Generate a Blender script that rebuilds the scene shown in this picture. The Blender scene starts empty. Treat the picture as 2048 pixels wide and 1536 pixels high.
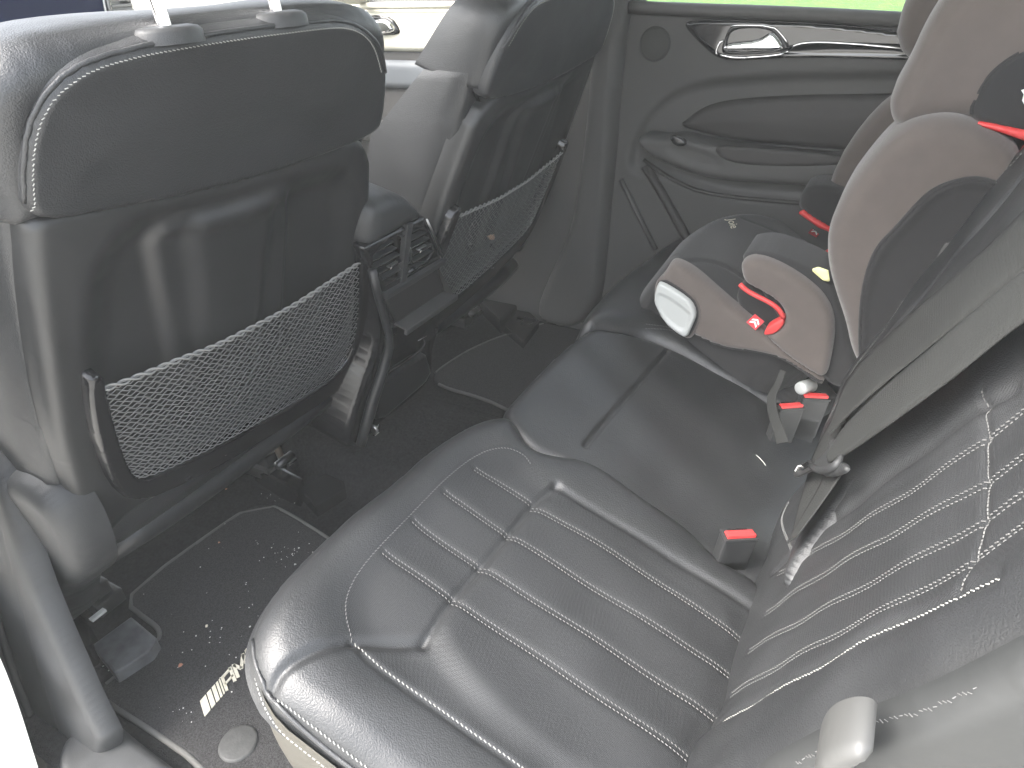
import bpy, bmesh, math, random
import numpy as np
from mathutils import Vector, Matrix
from mathutils.bvhtree import BVHTree
random.seed(7)
rng = np.random.default_rng(7)
S = bpy.context.scene
# ---------------------------------------------------------------- camera
CAM = np.array([-.958, -.015, .969]); FPX = 1354.6
def _axes(yaw, pitch, roll):
    a, p, r = math.radians(-yaw), math.radians(pitch), math.radians(roll)
    fw = np.array([math.sin(a)*math.cos(p), math.cos(a)*math.cos(p), math.sin(p)])
    rt = np.array([math.cos(a), -math.sin(a), 0.]); up = np.cross(rt, fw)
    return math.cos(r)*rt+math.sin(r)*up, -math.sin(r)*rt+math.cos(r)*up, fw
RT, UP, FW = _axes(-60.437, -31.984, -2.326)
cd = bpy.data.cameras.new('camera'); cam = bpy.data.objects.new('camera', cd); S.collection.objects.link(cam)
cd.sensor_width = 36; cd.lens = FPX/2048*36; cd.clip_start = .02; cd.clip_end = 400
M = Matrix((RT, UP, -FW)).transposed().to_4x4(); M.translation = Vector(CAM); cam.matrix_world = M
S.camera = cam
# ---------------------------------------------------------------- light: soft bright overcast day
SUN_EL, SUN_AZ = 52, -48      # azimuth measured from +Y (front of the car) towards +X
w = bpy.data.worlds.new('World'); S.world = w; w.use_nodes = True
nt = w.node_tree; nt.nodes.clear()
sky = nt.nodes.new('ShaderNodeTexSky'); sky.sky_type = 'NISHITA'; sky.sun_disc = False
sky.sun_elevation = math.radians(SUN_EL); sky.sun_rotation = math.radians(SUN_AZ)
sky.air_density = 1.2; sky.dust_density = 4; sky.ozone_density = .6
hs = nt.nodes.new('ShaderNodeHueSaturation'); hs.inputs['Saturation'].default_value = .38
bg = nt.nodes.new('ShaderNodeBackground'); bg.inputs['Strength'].default_value = .15
wo = nt.nodes.new('ShaderNodeOutputWorld')
nt.links.new(sky.outputs[0], hs.inputs['Color']); nt.links.new(hs.outputs[0], bg.inputs['Color']); nt.links.new(bg.outputs[0], wo.inputs[0])
ld = bpy.data.lights.new('sun', 'SUN'); ld.energy = .85; ld.angle = math.radians(40); ld.color = (1, .97, .92)
sun = bpy.data.objects.new('sun', ld); S.collection.objects.link(sun)
_e, _a = math.radians(SUN_EL), math.radians(SUN_AZ)
sun.rotation_euler = Vector((math.sin(_a)*math.cos(_e), math.cos(_a)*math.cos(_e), math.sin(_e))).to_track_quat('Z', 'Y').to_euler()
S.view_settings.view_transform = 'Standard'; S.view_settings.look = 'None'
S.view_settings.exposure = 2.9; S.view_settings.gamma = 1
S.render.engine = 'CYCLES'; S.cycles.max_bounces = 6; S.cycles.diffuse_bounces = 4; S.cycles.glossy_bounces = 3
S.cycles.transparent_max_bounces = 12
S.cycles.caustics_reflective = False; S.cycles.caustics_refractive = False
# ---------------------------------------------------------------- materials
def mat(name, col, rough=.5, metal=0., bump=None, spec=.5, var=0., varscale=8., sheen=0., coat=0., emit=None, trans=0.):
    """bump = list of (kind, scale, strength, distance)"""
    m = bpy.data.materials.new(name); m.use_nodes = True; t = m.node_tree; n = t.nodes; L = t.links
    b = n['Principled BSDF']; b.inputs['Roughness'].default_value = rough; b.inputs['Metallic'].default_value = metal
    b.inputs['Specular IOR Level'].default_value = spec
    b.inputs['Sheen Weight'].default_value = sheen; b.inputs['Sheen Roughness'].default_value = .5
    b.inputs['Coat Weight'].default_value = coat; b.inputs['Coat Roughness'].default_value = .08
    b.inputs['Transmission Weight'].default_value = trans
    c = (*col, 1) if len(col) == 3 else col
    b.inputs['Base Color'].default_value = c
    tc = n.new('ShaderNodeTexCoord')
    if var:
        nz = n.new('ShaderNodeTexNoise'); nz.inputs['Scale'].default_value = varscale; nz.inputs['Detail'].default_value = 6
        L.new(tc.outputs['Object'], nz.inputs['Vector'])
        mr = n.new('ShaderNodeMapRange'); mr.inputs[1].default_value = .3; mr.inputs[2].default_value = .7
        mr.inputs[3].default_value = 1-var; mr.inputs[4].default_value = 1+var
        L.new(nz.outputs[0], mr.inputs[0])
        mx = n.new('ShaderNodeVectorMath'); mx.operation = 'SCALE'; mx.inputs[0].default_value = c[:3]
        L.new(mr.outputs[0], mx.inputs['Scale']); L.new(mx.outputs[0], b.inputs['Base Color'])
        m2 = n.new('ShaderNodeMapRange'); m2.inputs[1].default_value = .3; m2.inputs[2].default_value = .7
        m2.inputs[3].default_value = max(.02, rough-.07); m2.inputs[4].default_value = min(1, rough+.07)
        L.new(nz.outputs[0], m2.inputs[0]); L.new(m2.outputs[0], b.inputs['Roughness'])
    prev = None
    for kind, sc, st, dist in (bump or []):
        if kind == 'noise':
            x = n.new('ShaderNodeTexNoise'); x.inputs['Scale'].default_value = sc; x.inputs['Detail'].default_value = 3; o = x.outputs[0]
            L.new(tc.outputs['Object'], x.inputs['Vector'])
        elif kind == 'grain':      # leather pebbles
            d = n.new('ShaderNodeTexNoise'); d.inputs['Scale'].default_value = sc*.4; L.new(tc.outputs['Object'], d.inputs['Vector'])
            ad = n.new('ShaderNodeVectorMath'); ad.operation = 'MULTIPLY_ADD'; ad.inputs[1].default_value = (2.2/sc,)*3
            L.new(d.outputs['Color'], ad.inputs[0]); L.new(tc.outputs['Object'], ad.inputs[2])
            x = n.new('ShaderNodeTexVoronoi'); x.feature = 'F1'; x.inputs['Scale'].default_value = sc
            L.new(ad.outputs[0], x.inputs['Vector']); inv = n.new('ShaderNodeMath'); inv.operation = 'MULTIPLY'; inv.inputs[1].default_value = -1
            L.new(x.outputs['Distance'], inv.inputs[0]); o = inv.outputs[0]
        elif kind == 'perf':       # fine perforation / weave dots
            x = n.new('ShaderNodeTexVoronoi'); x.feature = 'F1'; x.inputs['Scale'].default_value = sc; x.inputs['Randomness'].default_value = .25
            L.new(tc.outputs['Object'], x.inputs['Vector']); o = x.outputs['Distance']
        else:
            x = n.new('ShaderNodeTexWave'); x.inputs['Scale'].default_value = sc; x.bands_direction = kind[-1].upper(); o = x.outputs['Fac']
            L.new(tc.outputs['Object'], x.inputs['Vector'])
        bp = n.new('ShaderNodeBump'); bp.inputs['Strength'].default_value = st; bp.inputs['Distance'].default_value = dist
        L.new(o, bp.inputs['Height'])
        if prev: L.new(prev.outputs[0], bp.inputs['Normal'])
        prev = bp
    if prev: L.new(prev.outputs[0], b.inputs['Normal'])
    if emit: b.inputs['Emission Color'].default_value = (*emit[0], 1); b.inputs['Emission Strength'].default_value = emit[1]
    return m
M_LEATHER = mat('black_leather', (.024, .025, .0265), .45, bump=[('grain', 560, .30, .0010), ('noise', 40, .25, .0020)], spec=.6, var=.12)
M_PERF = mat('perforated_leather', (.027, .028, .0295), .48, bump=[('perf', 600, .6, .0008), ('noise', 300, .5, .0006)], spec=.45, var=.12)
M_SHELL = mat('soft_black_plastic', (.024, .0245, .025), .42, bump=[('noise', 900, .12, .0004)], spec=.5, var=.1)
M_PLAST = mat('textured_black_plastic', (.03, .031, .032), .5, bump=[('grain', 900, .35, .0005)], spec=.45, var=.15)
M_GLOSS = mat('gloss_black_plastic', (.012, .012, .013), .22, spec=.5, var=.1)
M_DOOR = mat('door_panel_vinyl', (.058, .057, .056), .6, bump=[('grain', 800, .3, .0004)], spec=.4, var=.06)
M_DOORD = mat('door_panel_dark_vinyl', (.034, .032, .0315), .62, bump=[('grain', 700, .3, .0004)], spec=.35, var=.06)
M_CARPET = mat('floor_carpet', (.027, .027, .028), .95, bump=[('noise', 700, 1, .004), ('noise', 90, .6, .004)], spec=.1, var=.4, varscale=160)
M_MAT = mat('mat_carpet', (.052, .051, .051), .95, bump=[('noise', 900, 1, .003)], spec=.1, var=.45, varscale=420)
M_BIND = mat('mat_binding', (.13, .128, .12), .8, bump=[('noise', 900, .8, .001)], spec=.2)
M_THREAD = mat('grey_thread', (.13, .13, .127), .7)
M_THREADL = mat('pale_thread', (.32, .32, .30), .7)
M_SIDE = mat('smooth_grey_vinyl', (.021, .022, .022), .55, bump=[('noise', 60, .2, .002)], spec=.6, var=.06)
M_NET = mat('elastic_net', (.19, .19, .185), .7)
M_CHROME = mat('chrome', (.75, .75, .76), .09, metal=1)
M_SATIN = mat('satin_metal', (.5, .5, .5), .3, metal=1)
M_PIANO = mat('piano_black', (.01, .01, .011), .06, spec=.6, coat=.5)
M_SIDELIT = mat('light_toned_side_leather', (.066, .062, .052), .55, spec=.3, var=.05)  # taupe holds the outside light reflected on the black side leather
M_GREYF = mat('grey_fabric', (.088, .075, .069), .9, bump=[('perf', 1300, .4, .0005)], sheen=.3, spec=.2, var=.06, varscale=40)
M_BLKF = mat('black_fabric', (.022, .022, .023), .92, bump=[('perf', 1100, .5, .0006)], sheen=.15, spec=.2, var=.1, varscale=30)
M_RED = mat('red_fabric', (.52, .045, .055), .7, bump=[('perf', 1100, .3, .0004)])
M_REDP = mat('red_plastic', (.55, .045, .045), .45)
M_WHITEP = mat('white_plastic', (.34, .355, .35), .4, var=.03)
M_WEB = mat('seat_belt_webbing', (.026, .027, .026), .75, bump=[('perf', 700, .7, .001)], spec=.3, var=.08)
M_WHITE = mat('white_print', (.8, .8, .76), .6)
M_EMB = mat('silver_embroidery', (.62, .58, .47), .6, bump=[('noise', 700, .6, .001)], var=.15, varscale=200)
M_YEL = mat('pale_yellow_tag', (.75, .72, .35), .6, var=.1, varscale=90)
M_PAINT = mat('white_car_paint', (.8, .78, .70), .3, coat=.6)
M_METAL = mat('dark_steel', (.12, .12, .12), .35, metal=.8)
M_BRONZE = mat('worn_steel', (.3, .25, .2), .4, metal=.8)
M_RUB = mat('rubber_seal', (.018, .018, .018), .7, bump=[('noise', 500, .3, .0005)])
M_SILL = mat('scuffed_sill_plastic', (.028, .029, .03), .6, bump=[('grain', 700, .3, .0005)], var=.35, varscale=22)
M_DASHL = mat('pale_dashboard_trim', (.45, .44, .38), .35, var=.1, varscale=5, coat=.3)
M_SCREEN = mat('dark_screen', (.012, .02, .06), .08, spec=.6)
M_CREAM = mat('pale_trim_veneer', (.62, .60, .50), .35, var=.12, varscale=10)
M_LINER = mat('headliner', (.35, .35, .34), .9)
def glass_mat():
    m = bpy.data.materials.new('window_glass'); m.use_nodes = True; t = m.node_tree; n = t.nodes; n.clear()
    o = n.new('ShaderNodeOutputMaterial'); tr = n.new('ShaderNodeBsdfTransparent'); tr.inputs[0].default_value = (.93, .96, .94, 1)
    g = n.new('ShaderNodeBsdfGlossy'); g.inputs['Roughness'].default_value = .02; f = n.new('ShaderNodeFresnel'); f.inputs[0].default_value = 1.4
    mx = n.new('ShaderNodeMixShader'); t.links.new(f.outputs[0], mx.inputs[0]); t.links.new(tr.outputs[0], mx.inputs[1]); t.links.new(g.outputs[0], mx.inputs[2]); t.links.new(mx.outputs[0], o.inputs[0])
    return m
M_GLASS = glass_mat()
# ---------------------------------------------------------------- helpers
C = S.collection
def new(name, verts, faces, m, parent=None, smooth=True):
    me = bpy.data.meshes.new(name)
    me.from_pydata([tuple(map(float, v)) for v in verts], [], [tuple(int(i) for i in f) for f in faces]); me.validate()
    me.materials.append(m)
    if smooth: me.polygons.foreach_set('use_smooth', [True]*len(me.polygons))
    o = bpy.data.objects.new(name, me); C.objects.link(o)
    if parent: o.parent = parent
    return o
def tag(o, label=None, cat=None, group=None, kind=None):
    if label: o['label'] = label
    if cat: o['category'] = cat
    if group: o['group'] = group
    if kind: o['kind'] = kind
    return o
def thing(name, label, cat, group=None):
    o = bpy.data.objects.new(name, None); C.objects.link(o); o.empty_display_size = .05
    return tag(o, label, cat, group)
def settle(root):
    """move a thing's Empty to the bottom centre of its parts, parts stay where they are"""
    pts = []
    def walk(o):
        if o.type == 'MESH': pts.extend(np.array([v.co for v in o.data.vertices])[::7])
        for c in o.children: walk(c)
    walk(root); p = np.array(pts); b = Vector(((p[:, 0].min()+p[:, 0].max())/2, (p[:, 1].min()+p[:, 1].max())/2, p[:, 2].min()))
    root.location = b
    for c in root.children: c.location = c.location-b
class Plane:
    def __init__(s, n, c, ex=None):
        n = np.array(n, float); l = np.linalg.norm(n); s.n = n/l; s.c = c/l
        s.o = s.n*s.c
        ex = np.array(ex if ex is not None else (1, 0, 0), float); ex = ex-s.n*(ex@s.n); s.e1 = ex/np.linalg.norm(ex); s.e2 = np.cross(s.n, s.e1)
    def flip(s, P): return s
    def ray(s, u, v):
        r = FW+RT*(u-1024)/FPX-UP*(v-768)/FPX; t = (s.c-s.n@CAM)/(s.n@r); return CAM+r*t
    def to2(s, P):
        P = np.array(P, float)
        if P.ndim == 1: return np.array([(P-s.o)@s.e1, (P-s.o)@s.e2])
        return np.stack([(P-s.o)@s.e1, (P-s.o)@s.e2], 1)
    def q(s, p):
        """(u,v) photo direction met with this plane, or a world point (x,y,z) dropped on it"""
        return s.to2(s.ray(*p)) if len(p) == 2 else s.to2(p)
    def w(s, ab, h=0):
        return s.o+s.e1*ab[0]+s.e2*ab[1]+s.n*h
    def W(s, A, B, H):
        return s.o+np.outer(A, s.e1)+np.outer(B, s.e2)+np.outer(H, s.n)
def chaikin(P, it=2, closed=True):
    P = np.array(P, float)
    for _ in range(it):
        if closed:
            Q = np.roll(P, -1, 0); P = np.stack([.75*P+.25*Q, .25*P+.75*Q], 1).reshape(-1, P.shape[1])
        else:
            A, B = P[:-1], P[1:]; m = np.stack([.75*A+.25*B, .25*A+.75*B], 1).reshape(-1, P.shape[1]); P = np.vstack([P[:1], m[1:-1], P[-1:]])
    return P
def segdist(X, P, closed):
    """distance and nearest point from X (n,2) to polyline P"""
    A = P if closed else P[:-1]; B = np.roll(P, -1, 0) if closed else P[1:]
    best = np.full(len(X), 1e9); near = np.zeros((len(X), 2))
    for a, b in zip(A, B):
        d = b-a; L = d@d
        if L < 1e-14: continue
        t = np.clip(((X-a)@d)/L, 0, 1); q = a+t[:, None]*d; dd = ((X-q)**2).sum(1); m = dd < best
        best[m] = dd[m]; near[m] = q[m]
    return np.sqrt(best), near
def inside(X, P):
    r = np.zeros(len(X), bool); x, y = X[:, 0], X[:, 1]; n = len(P)
    for i in range(n):
        (x1, y1), (x2, y2) = P[i], P[(i+1) % n]
        if y1 == y2: continue
        c = ((y1 > y) != (y2 > y)) & (x < (x2-x1)*(y-y1)/(y2-y1)+x1); r ^= c
    return r
def sm(t): t = np.clip(t, 0, 1); return t*t*(3-2*t)
INFO = {}
def pad(name, pl, outline, m, parent=None, r=.01, off=0., depth=.02, res=.005, it=2, grooves=(), bumps=(), puff=0., puffw=.1, taper=0., fn=None, holes=(), back=False, sdir=None, sdepth=None):
    P = np.array([pl.q(p) for p in outline]); P = chaikin(P, it) if it else P
    if len(P) > 8:                                  # thin out over-dense outline
        keep = [0]
        for i in range(1, len(P)):
            if np.linalg.norm(P[i]-P[keep[-1]]) > res*.5: keep.append(i)
        P = P[keep]
    H = [chaikin(np.array([pl.q(p) for p in h]), 1) for h in holes]
    lo, hi = P.min(0)-res, P.max(0)+res
    na, nb = int((hi[0]-lo[0])/res)+2, int((hi[1]-lo[1])/res)+2
    if na*nb > 120000: raise Exception('pad too dense '+name+str((na, nb)))
    A, B = np.meshgrid(lo[0]+np.arange(na)*res, lo[1]+np.arange(nb)*res, indexing='ij'); X = np.stack([A.ravel(), B.ravel()], 1)
    sd, nr = segdist(X, P, True); ins = inside(X, P); sd = np.where(ins, sd, -sd)
    for h in H:
        d2, n2 = segdist(X, h, True); i2 = inside(X, h); d2 = np.where(i2, -d2, d2); c = d2 < sd; sd = np.where(c, d2, sd); nr = np.where(c[:, None], n2, nr)
    ok = (sd > -.5*res).reshape(na, nb)
    cell = ok[:-1, :-1] & ok[1:, :-1] & ok[1:, 1:] & ok[:-1, 1:]
    idx = np.arange(na*nb).reshape(na, nb)
    F = np.stack([idx[:-1, :-1][cell], idx[1:, :-1][cell], idx[1:, 1:][cell], idx[:-1, 1:][cell]], 1)
    if len(F) == 0: raise Exception('empty pad '+name)
    # boundary edges
    E = np.concatenate([F[:, [0, 1]], F[:, [1, 2]], F[:, [2, 3]], F[:, [3, 0]]]); key = np.sort(E, 1); key = key[:, 0].astype(np.int64)*(na*nb)+key[:, 1]
    u, inv, cnt = np.unique(key, return_inverse=True, return_counts=True); be = E[cnt[inv] == 1]
    bv = np.unique(be); X = X.copy(); X[bv] = nr[bv]; sd[bv] = 0
    used = np.unique(F); rem = -np.ones(na*nb, int); rem[used] = np.arange(len(used)); X = X[used]; sd = sd[used]; F = rem[F]; be = rem[be]; bv = rem[bv]
    d = np.clip(sd, 0, None); h = np.full(len(X), float(off))
    if r > 0:
        t = np.clip(r-d, 0, r); h -= r-np.sqrt(np.maximum(r*r-t*t, 0))
    if puff: h += puff*(sm(d/puffw)-1)+puff
    for line, wd, dp in grooves:
        g = chaikin(np.array([pl.q(p) for p in line]), 2, False); dd, _ = segdist(X, g, False); h -= dp*np.exp(-(dd/wd)**2)
    for poly, hh, wd in bumps:
        g = chaikin(np.array([pl.q(p) for p in poly]), 2); dd, _ = segdist(X, g, True); s_ = np.where(inside(X, g), dd, -dd); h += hh*sm(s_/wd*.5+.5)
    if fn is not None: h += fn(X[:, 0], X[:, 1], d)
    V = pl.W(X[:, 0], X[:, 1], h); nv = len(V); Fl = [tuple(f) for f in F]
    if depth > 0:
        cen = X[bv].mean(0); steps = 3 if taper else 1; pos = {b: i for i, b in enumerate(bv)}; prev = {b: b for b in bv}; allv = [V]
        for k in range(1, steps+1):
            f_ = k/steps; Xi = X[bv]+(cen-X[bv])*0
            if taper:
                # inward normals approx: towards neighbours centre
                dirv = (cen-X[bv]); dirv /= np.linalg.norm(dirv, axis=1)[:, None]+1e-9; Xi = X[bv]+dirv*taper*f_**2
            dd = np.full(len(bv), float(depth)) if sdepth is None else sdepth(pl.W(X[bv][:, 0], X[bv][:, 1], h[bv]))
            if sdir is None: allv.append(pl.W(Xi[:, 0], Xi[:, 1], h[bv]-dd*f_))
            else: allv.append(pl.W(Xi[:, 0], Xi[:, 1], h[bv])+np.outer(dd*f_, np.array(sdir, float)))
            for a, b in be:
                Fl.append((prev[b], prev[a], nv+pos[a], nv+pos[b]))
            prev = {b: nv+pos[b] for b in bv}; nv += len(bv)
        V = np.vstack(allv)
    o = new(name, V, Fl, m, parent)
    INFO[o.name] = (pl, BVHTree.FromPolygons([tuple(v) for v in V], Fl), o)
    o['_p'] = 1; del o['_p']
    return o
def polyq(pl, line, it=2): return chaikin(np.array([pl.q(p) for p in line]), it, False)
def resample(P, step):
    d = np.r_[0, np.cumsum(np.linalg.norm(np.diff(P, axis=0), axis=1))]; n = max(2, int(round(d[-1]/step))+1); t = np.linspace(0, d[-1], n)
    return np.stack([np.interp(t, d, P[:, k]) for k in range(P.shape[1])], 1)
def drop(o, ab, eps=.0008):
    pl, bvh, _ = INFO[o.name]; s = pl.w(ab, .3); h = bvh.ray_cast(Vector(s), Vector(-pl.n))
    if h[0] is None: return None, None
    return np.array(h[0])+np.array(h[1])*eps*(1 if np.dot(h[1], pl.n) > 0 else -1), np.array(h[1])
def hitcam(o, u, v, eps=0.):
    r = FW+RT*(u-1024)/FPX-UP*(v-768)/FPX; h = INFO[o.name][1].ray_cast(Vector(CAM), Vector(r).normalized())
    return None if h[0] is None else np.array(h[0])+np.array(h[1])*eps
def offset(P, o):
    t = np.gradient(P, axis=0); t /= np.linalg.norm(t, axis=1)[:, None]+1e-12; return P+np.stack([-t[:, 1], t[:, 0]], 1)*o
def stitch(o, lines, parent=None, pitch=.0062, frac=.62, wd=.0011, offs=(0,), m=None, name='stitching', eps=.0004, ht=.0008):
    if len(lines) > 1:
        for l_ in lines: stitch(o, [l_], parent, pitch, frac, wd, offs, m, name, eps, ht)
        return
    V, F = [], []; pl = INFO[o.name][0]
    for line in lines:
        base = polyq(pl, line)
        for of in offs:
            P = resample(offset(resample(base, .004), of), pitch)
            for i in range(len(P)-1):
                mid = P[i]+(P[i+1]-P[i])*frac; slant = np.array([-(P[i+1]-P[i])[1], (P[i+1]-P[i])[0]])*.10
                a, na_ = drop(o, P[i]+slant, eps); b, nb_ = drop(o, mid-slant, eps)
                if a is None or b is None: continue
                t = b-a; L = np.linalg.norm(t)
                if L > pitch*2 or L < 1e-5: continue
                t /= L; n = na_ if na_@pl.n > 0 else -na_; s = np.cross(t, n)*wd/2; k = len(V); n = n*ht
                q = t*wd*.4
                V += [a-s-q*0, a+s-q*0, b+s, b-s, (a+s*.5)+n+q, (a-s*.5)+n+q, (b-s*.5)+n-q, (b+s*.5)+n-q]
                F += [(k, k+5, k+4, k+1), (k+1, k+4, k+7, k+2), (k+2, k+7, k+6, k+3), (k+3, k+6, k+5, k), (k+5, k+6, k+7, k+4)]
    return new(name, V, F, m or M_THREAD, parent or o, smooth=False)
def tube_pts(P, rad, n=8, closed=False):
    P = np.array(P, float); N = len(P); rad = np.broadcast_to(np.array(rad, float), (N,))
    T = np.gradient(P, axis=0)
    if closed: T = np.roll(P, -1, 0)-np.roll(P, 1, 0)
    T /= np.linalg.norm(T, axis=1)[:, None]+1e-12
    up = np.array([0, 0, 1.]) if abs(T[0][2]) < .9 else np.array([1., 0, 0]); V, F = [], []
    nrm = np.cross(T[0], up); nrm /= np.linalg.norm(nrm)
    for i in range(N):
        nrm = nrm-T[i]*(nrm@T[i]); nrm /= np.linalg.norm(nrm)+1e-12; bi = np.cross(T[i], nrm)
        for k in range(n):
            a = 2*math.pi*k/n; V.append(P[i]+(nrm*math.cos(a)+bi*math.sin(a))*rad[i])
    for i in range(N if closed else N-1):
        j = (i+1) % N
        for k in range(n): F.append((i*n+k, i*n+(k+1) % n, j*n+(k+1) % n, j*n+k))
    if not closed: F += [tuple(range(n-1, -1, -1)), tuple((N-1)*n+k for k in range(n))]
    return V, F
def tube(name, P, rad, m, parent=None, n=8, closed=False, it=0):
    if it:
        P0 = np.array(P, float); P = chaikin(P, it, closed)
        if np.ndim(rad): rad = np.interp(np.linspace(0, 1, len(P)), np.linspace(0, 1, len(P0)), rad)
    V, F = tube_pts(P, rad, n, closed); return new(name, V, F, m, parent)
def cord(name, o, line, rad, m, parent=None, eps=.001, step=.006, closed=False, it=2):
    pl = INFO[o.name][0]; P = resample(polyq(pl, line, it), step); Q = [drop(o, p, eps)[0] for p in P]; Q = [q for q in Q if q is not None]
    if len(Q) < 2: return None
    return tube(name, Q, rad, m, parent or o, 6)
def dashes3(name, P, nrm, m, parent, pitch=.0058, frac=.62, wd=.0013):
    P = resample(np.array(P, float), pitch); V, F = [], []; nrm = np.array(nrm, float)
    for i in range(len(P)-1):
        a = P[i]; b = P[i]+(P[i+1]-P[i])*frac; t = (b-a)/np.linalg.norm(b-a); s = np.cross(t, nrm); s /= np.linalg.norm(s); s *= wd/2; k = len(V)
        V += [a-s, a+s, b+s, b-s, a+nrm*.0009+t*.0004, b+nrm*.0009-t*.0004]; F += [(k, k+4, k+1), (k+1, k+4, k+5, k+2), (k+2, k+5, k+3), (k+3, k+5, k+4, k), (k, k+1, k+2, k+3)]
    return new(name, V, F, m, parent, False)
def merge(name, parts, m, parent=None, smooth=True):
    V, F = [], []
    for v, f in parts:
        k = len(V); V += list(v); F += [tuple(i+k for i in q) for q in f]
    return new(name, V, F, m, parent, smooth)
def boxm(c, s, R=None, bev=.0):
    """bevelled box verts/faces; R = 3x3 rows of axes"""
    bm = bmesh.new(); bmesh.ops.create_cube(bm, size=1)
    for v in bm.verts: v.co = Vector((v.co.x*s[0], v.co.y*s[1], v.co.z*s[2]))
    if bev: bmesh.ops.bevel(bm, geom=bm.edges[:]+bm.verts[:], offset=bev, segments=2, affect='EDGES', profile=.6)
    R = np.eye(3) if R is None else np.array(R, float)
    V = [np.array(c)+np.array(v.co)@R for v in bm.verts]; F = [tuple(v.index for v in f.verts) for f in bm.faces]
    bm.free(); return V, F
def box(name, c, s, m, parent=None, R=None, bev=.002, smooth=False):
    V, F = boxm(c, s, R, bev); return new(name, V, F, m, parent, smooth)
def prism(name, pl, outline, depth, m, parent=None, off=0., it=0, bev=.0015):
    P = np.array([pl.q(p) for p in outline]); P = chaikin(P, it) if it else P
    bm = bmesh.new(); vs = [bm.verts.new(Vector(pl.w(p, off))) for p in P]; f = bm.faces.new(vs)
    e = bmesh.ops.extrude_face_region(bm, geom=[f]); dv = [g for g in e['geom'] if isinstance(g, bmesh.types.BMVert)]
    bmesh.ops.translate(bm, verts=dv, vec=Vector(-pl.n*depth)); bmesh.ops.recalc_face_normals(bm, faces=bm.faces[:])
    if bev: bmesh.ops.bevel(bm, geom=bm.edges[:], offset=bev, segments=2, affect='EDGES', profile=.6, clamp_overlap=True)
    me = bpy.data.meshes.new(name); bm.to_mesh(me); bm.free(); me.materials.append(m)
    o = bpy.data.objects.new(name, me); C.objects.link(o)
    if parent: o.parent = parent
    V = [v.co.copy() for v in me.vertices]; INFO[o.name] = (pl, BVHTree.FromPolygons(V, [tuple(p.vertices) for p in me.polygons]), o)
    return o
def text(name, s, at, ex, ey, size, m, parent=None, shear=0., bold=0.):
    cu = bpy.data.curves.new(name, 'FONT'); cu.body = s; cu.size = size; cu.extrude = .0002; cu.shear = shear; cu.offset = bold; cu.align_x = 'LEFT'
    t = bpy.data.objects.new(name, cu); C.objects.link(t); dg = bpy.context.evaluated_depsgraph_get(); me = bpy.data.meshes.new_from_object(t.evaluated_get(dg))
    bpy.data.objects.remove(t); ex = np.array(ex, float); ex /= np.linalg.norm(ex); ey = np.array(ey, float); ey -= ex*(ey@ex); ey /= np.linalg.norm(ey); ez = np.cross(ex, ey)
    for v in me.vertices: v.co = Vector(np.array(at)+ex*v.co.x+ey*v.co.y+ez*v.co.z)
    me.materials.clear(); me.materials.append(m); me.name = name
    o = bpy.data.objects.new(name, me); C.objects.link(o)
    if parent: o.parent = parent
    return o
def polys(name, pl, plist, m, parent=None, h=.002, th=.001):
    parts = []
    for q in plist:
        P = [pl.q(p) for p in q]; n = len(P); V = [pl.w(p, h) for p in P]+[pl.w(p, h-th) for p in P]
        F = [tuple(range(n)), tuple(range(2*n-1, n-1, -1))]+[(i, (i+1) % n, n+(i+1) % n, n+i) for i in range(n)]; parts.append((V, F))
    return merge(name, parts, m, parent, False)
# ================================================================= planes of the car interior (metres; +X far side, +Y front of car, +Z up)
SBN = Plane((0, -1, -.406), -.979, (1, 0, 0))     # back of the near front seat
SBF = Plane((0, -1, -.406), -.955, (1, 0, 0))     # back of the far front seat
CU = Plane((0, -.358, 1), .184); CUM = Plane((0, -.358, 1), .172)
BKN = Plane((0, 1, .36), .078, (-1, 0, 0)); BKM = Plane((0, 1, .36), .098, (-1, 0, 0)); 
FL = Plane((0, 0, 1), 0.); DR = Plane((-1, 0, 0), -.74, (0, 1, 0))
# ================================================================= setting
g = new('lawn', [(.9, -30, -.42), (60, -30, -.42), (60, 40, -.42), (.9, 40, -.42)], [(0, 1, 2, 3)],
        mat('lawn_grass', (.06, .14, .015), .9, var=.5, varscale=3, bump=[('noise', 12, 1, .1)]), None, False); tag(g, kind='structure')
g = new('ground', [(-40, -30, -.43), (2, -30, -.43), (2, 40, -.43), (-40, 40, -.43)], [(0, 1, 2, 3)], mat('pale_paving', (.42, .41, .38), .9, var=.1), None, False); tag(g, kind='structure')
# floor with tunnel hump
xs = np.linspace(-.82, .82, 110); ys = np.linspace(-.1, 1.75, 110); Vv = []
for x in xs:
    for y in ys:
        z = .075*float(sm((.20-abs(x-.02))/.07)) - .004 + .03*float(sm((abs(x)-.70)/.08)) + .12*float(sm((y-1.3)/.3))+rng.normal(0, .0006)
        Vv.append((x, y, z))
Ff = [(i*110+j, (i+1)*110+j, (i+1)*110+j+1, i*110+j+1) for i in range(109) for j in range(109)]
tag(new('floor', Vv, Ff, M_CARPET), kind='structure')
# unseen headliner, added and sized to shade the cabin from the sky
tag(box('ceiling', (.10, .28, 1.32), (1.24, 1.75, .03), M_LINER, bev=.01), kind='structure')
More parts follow.
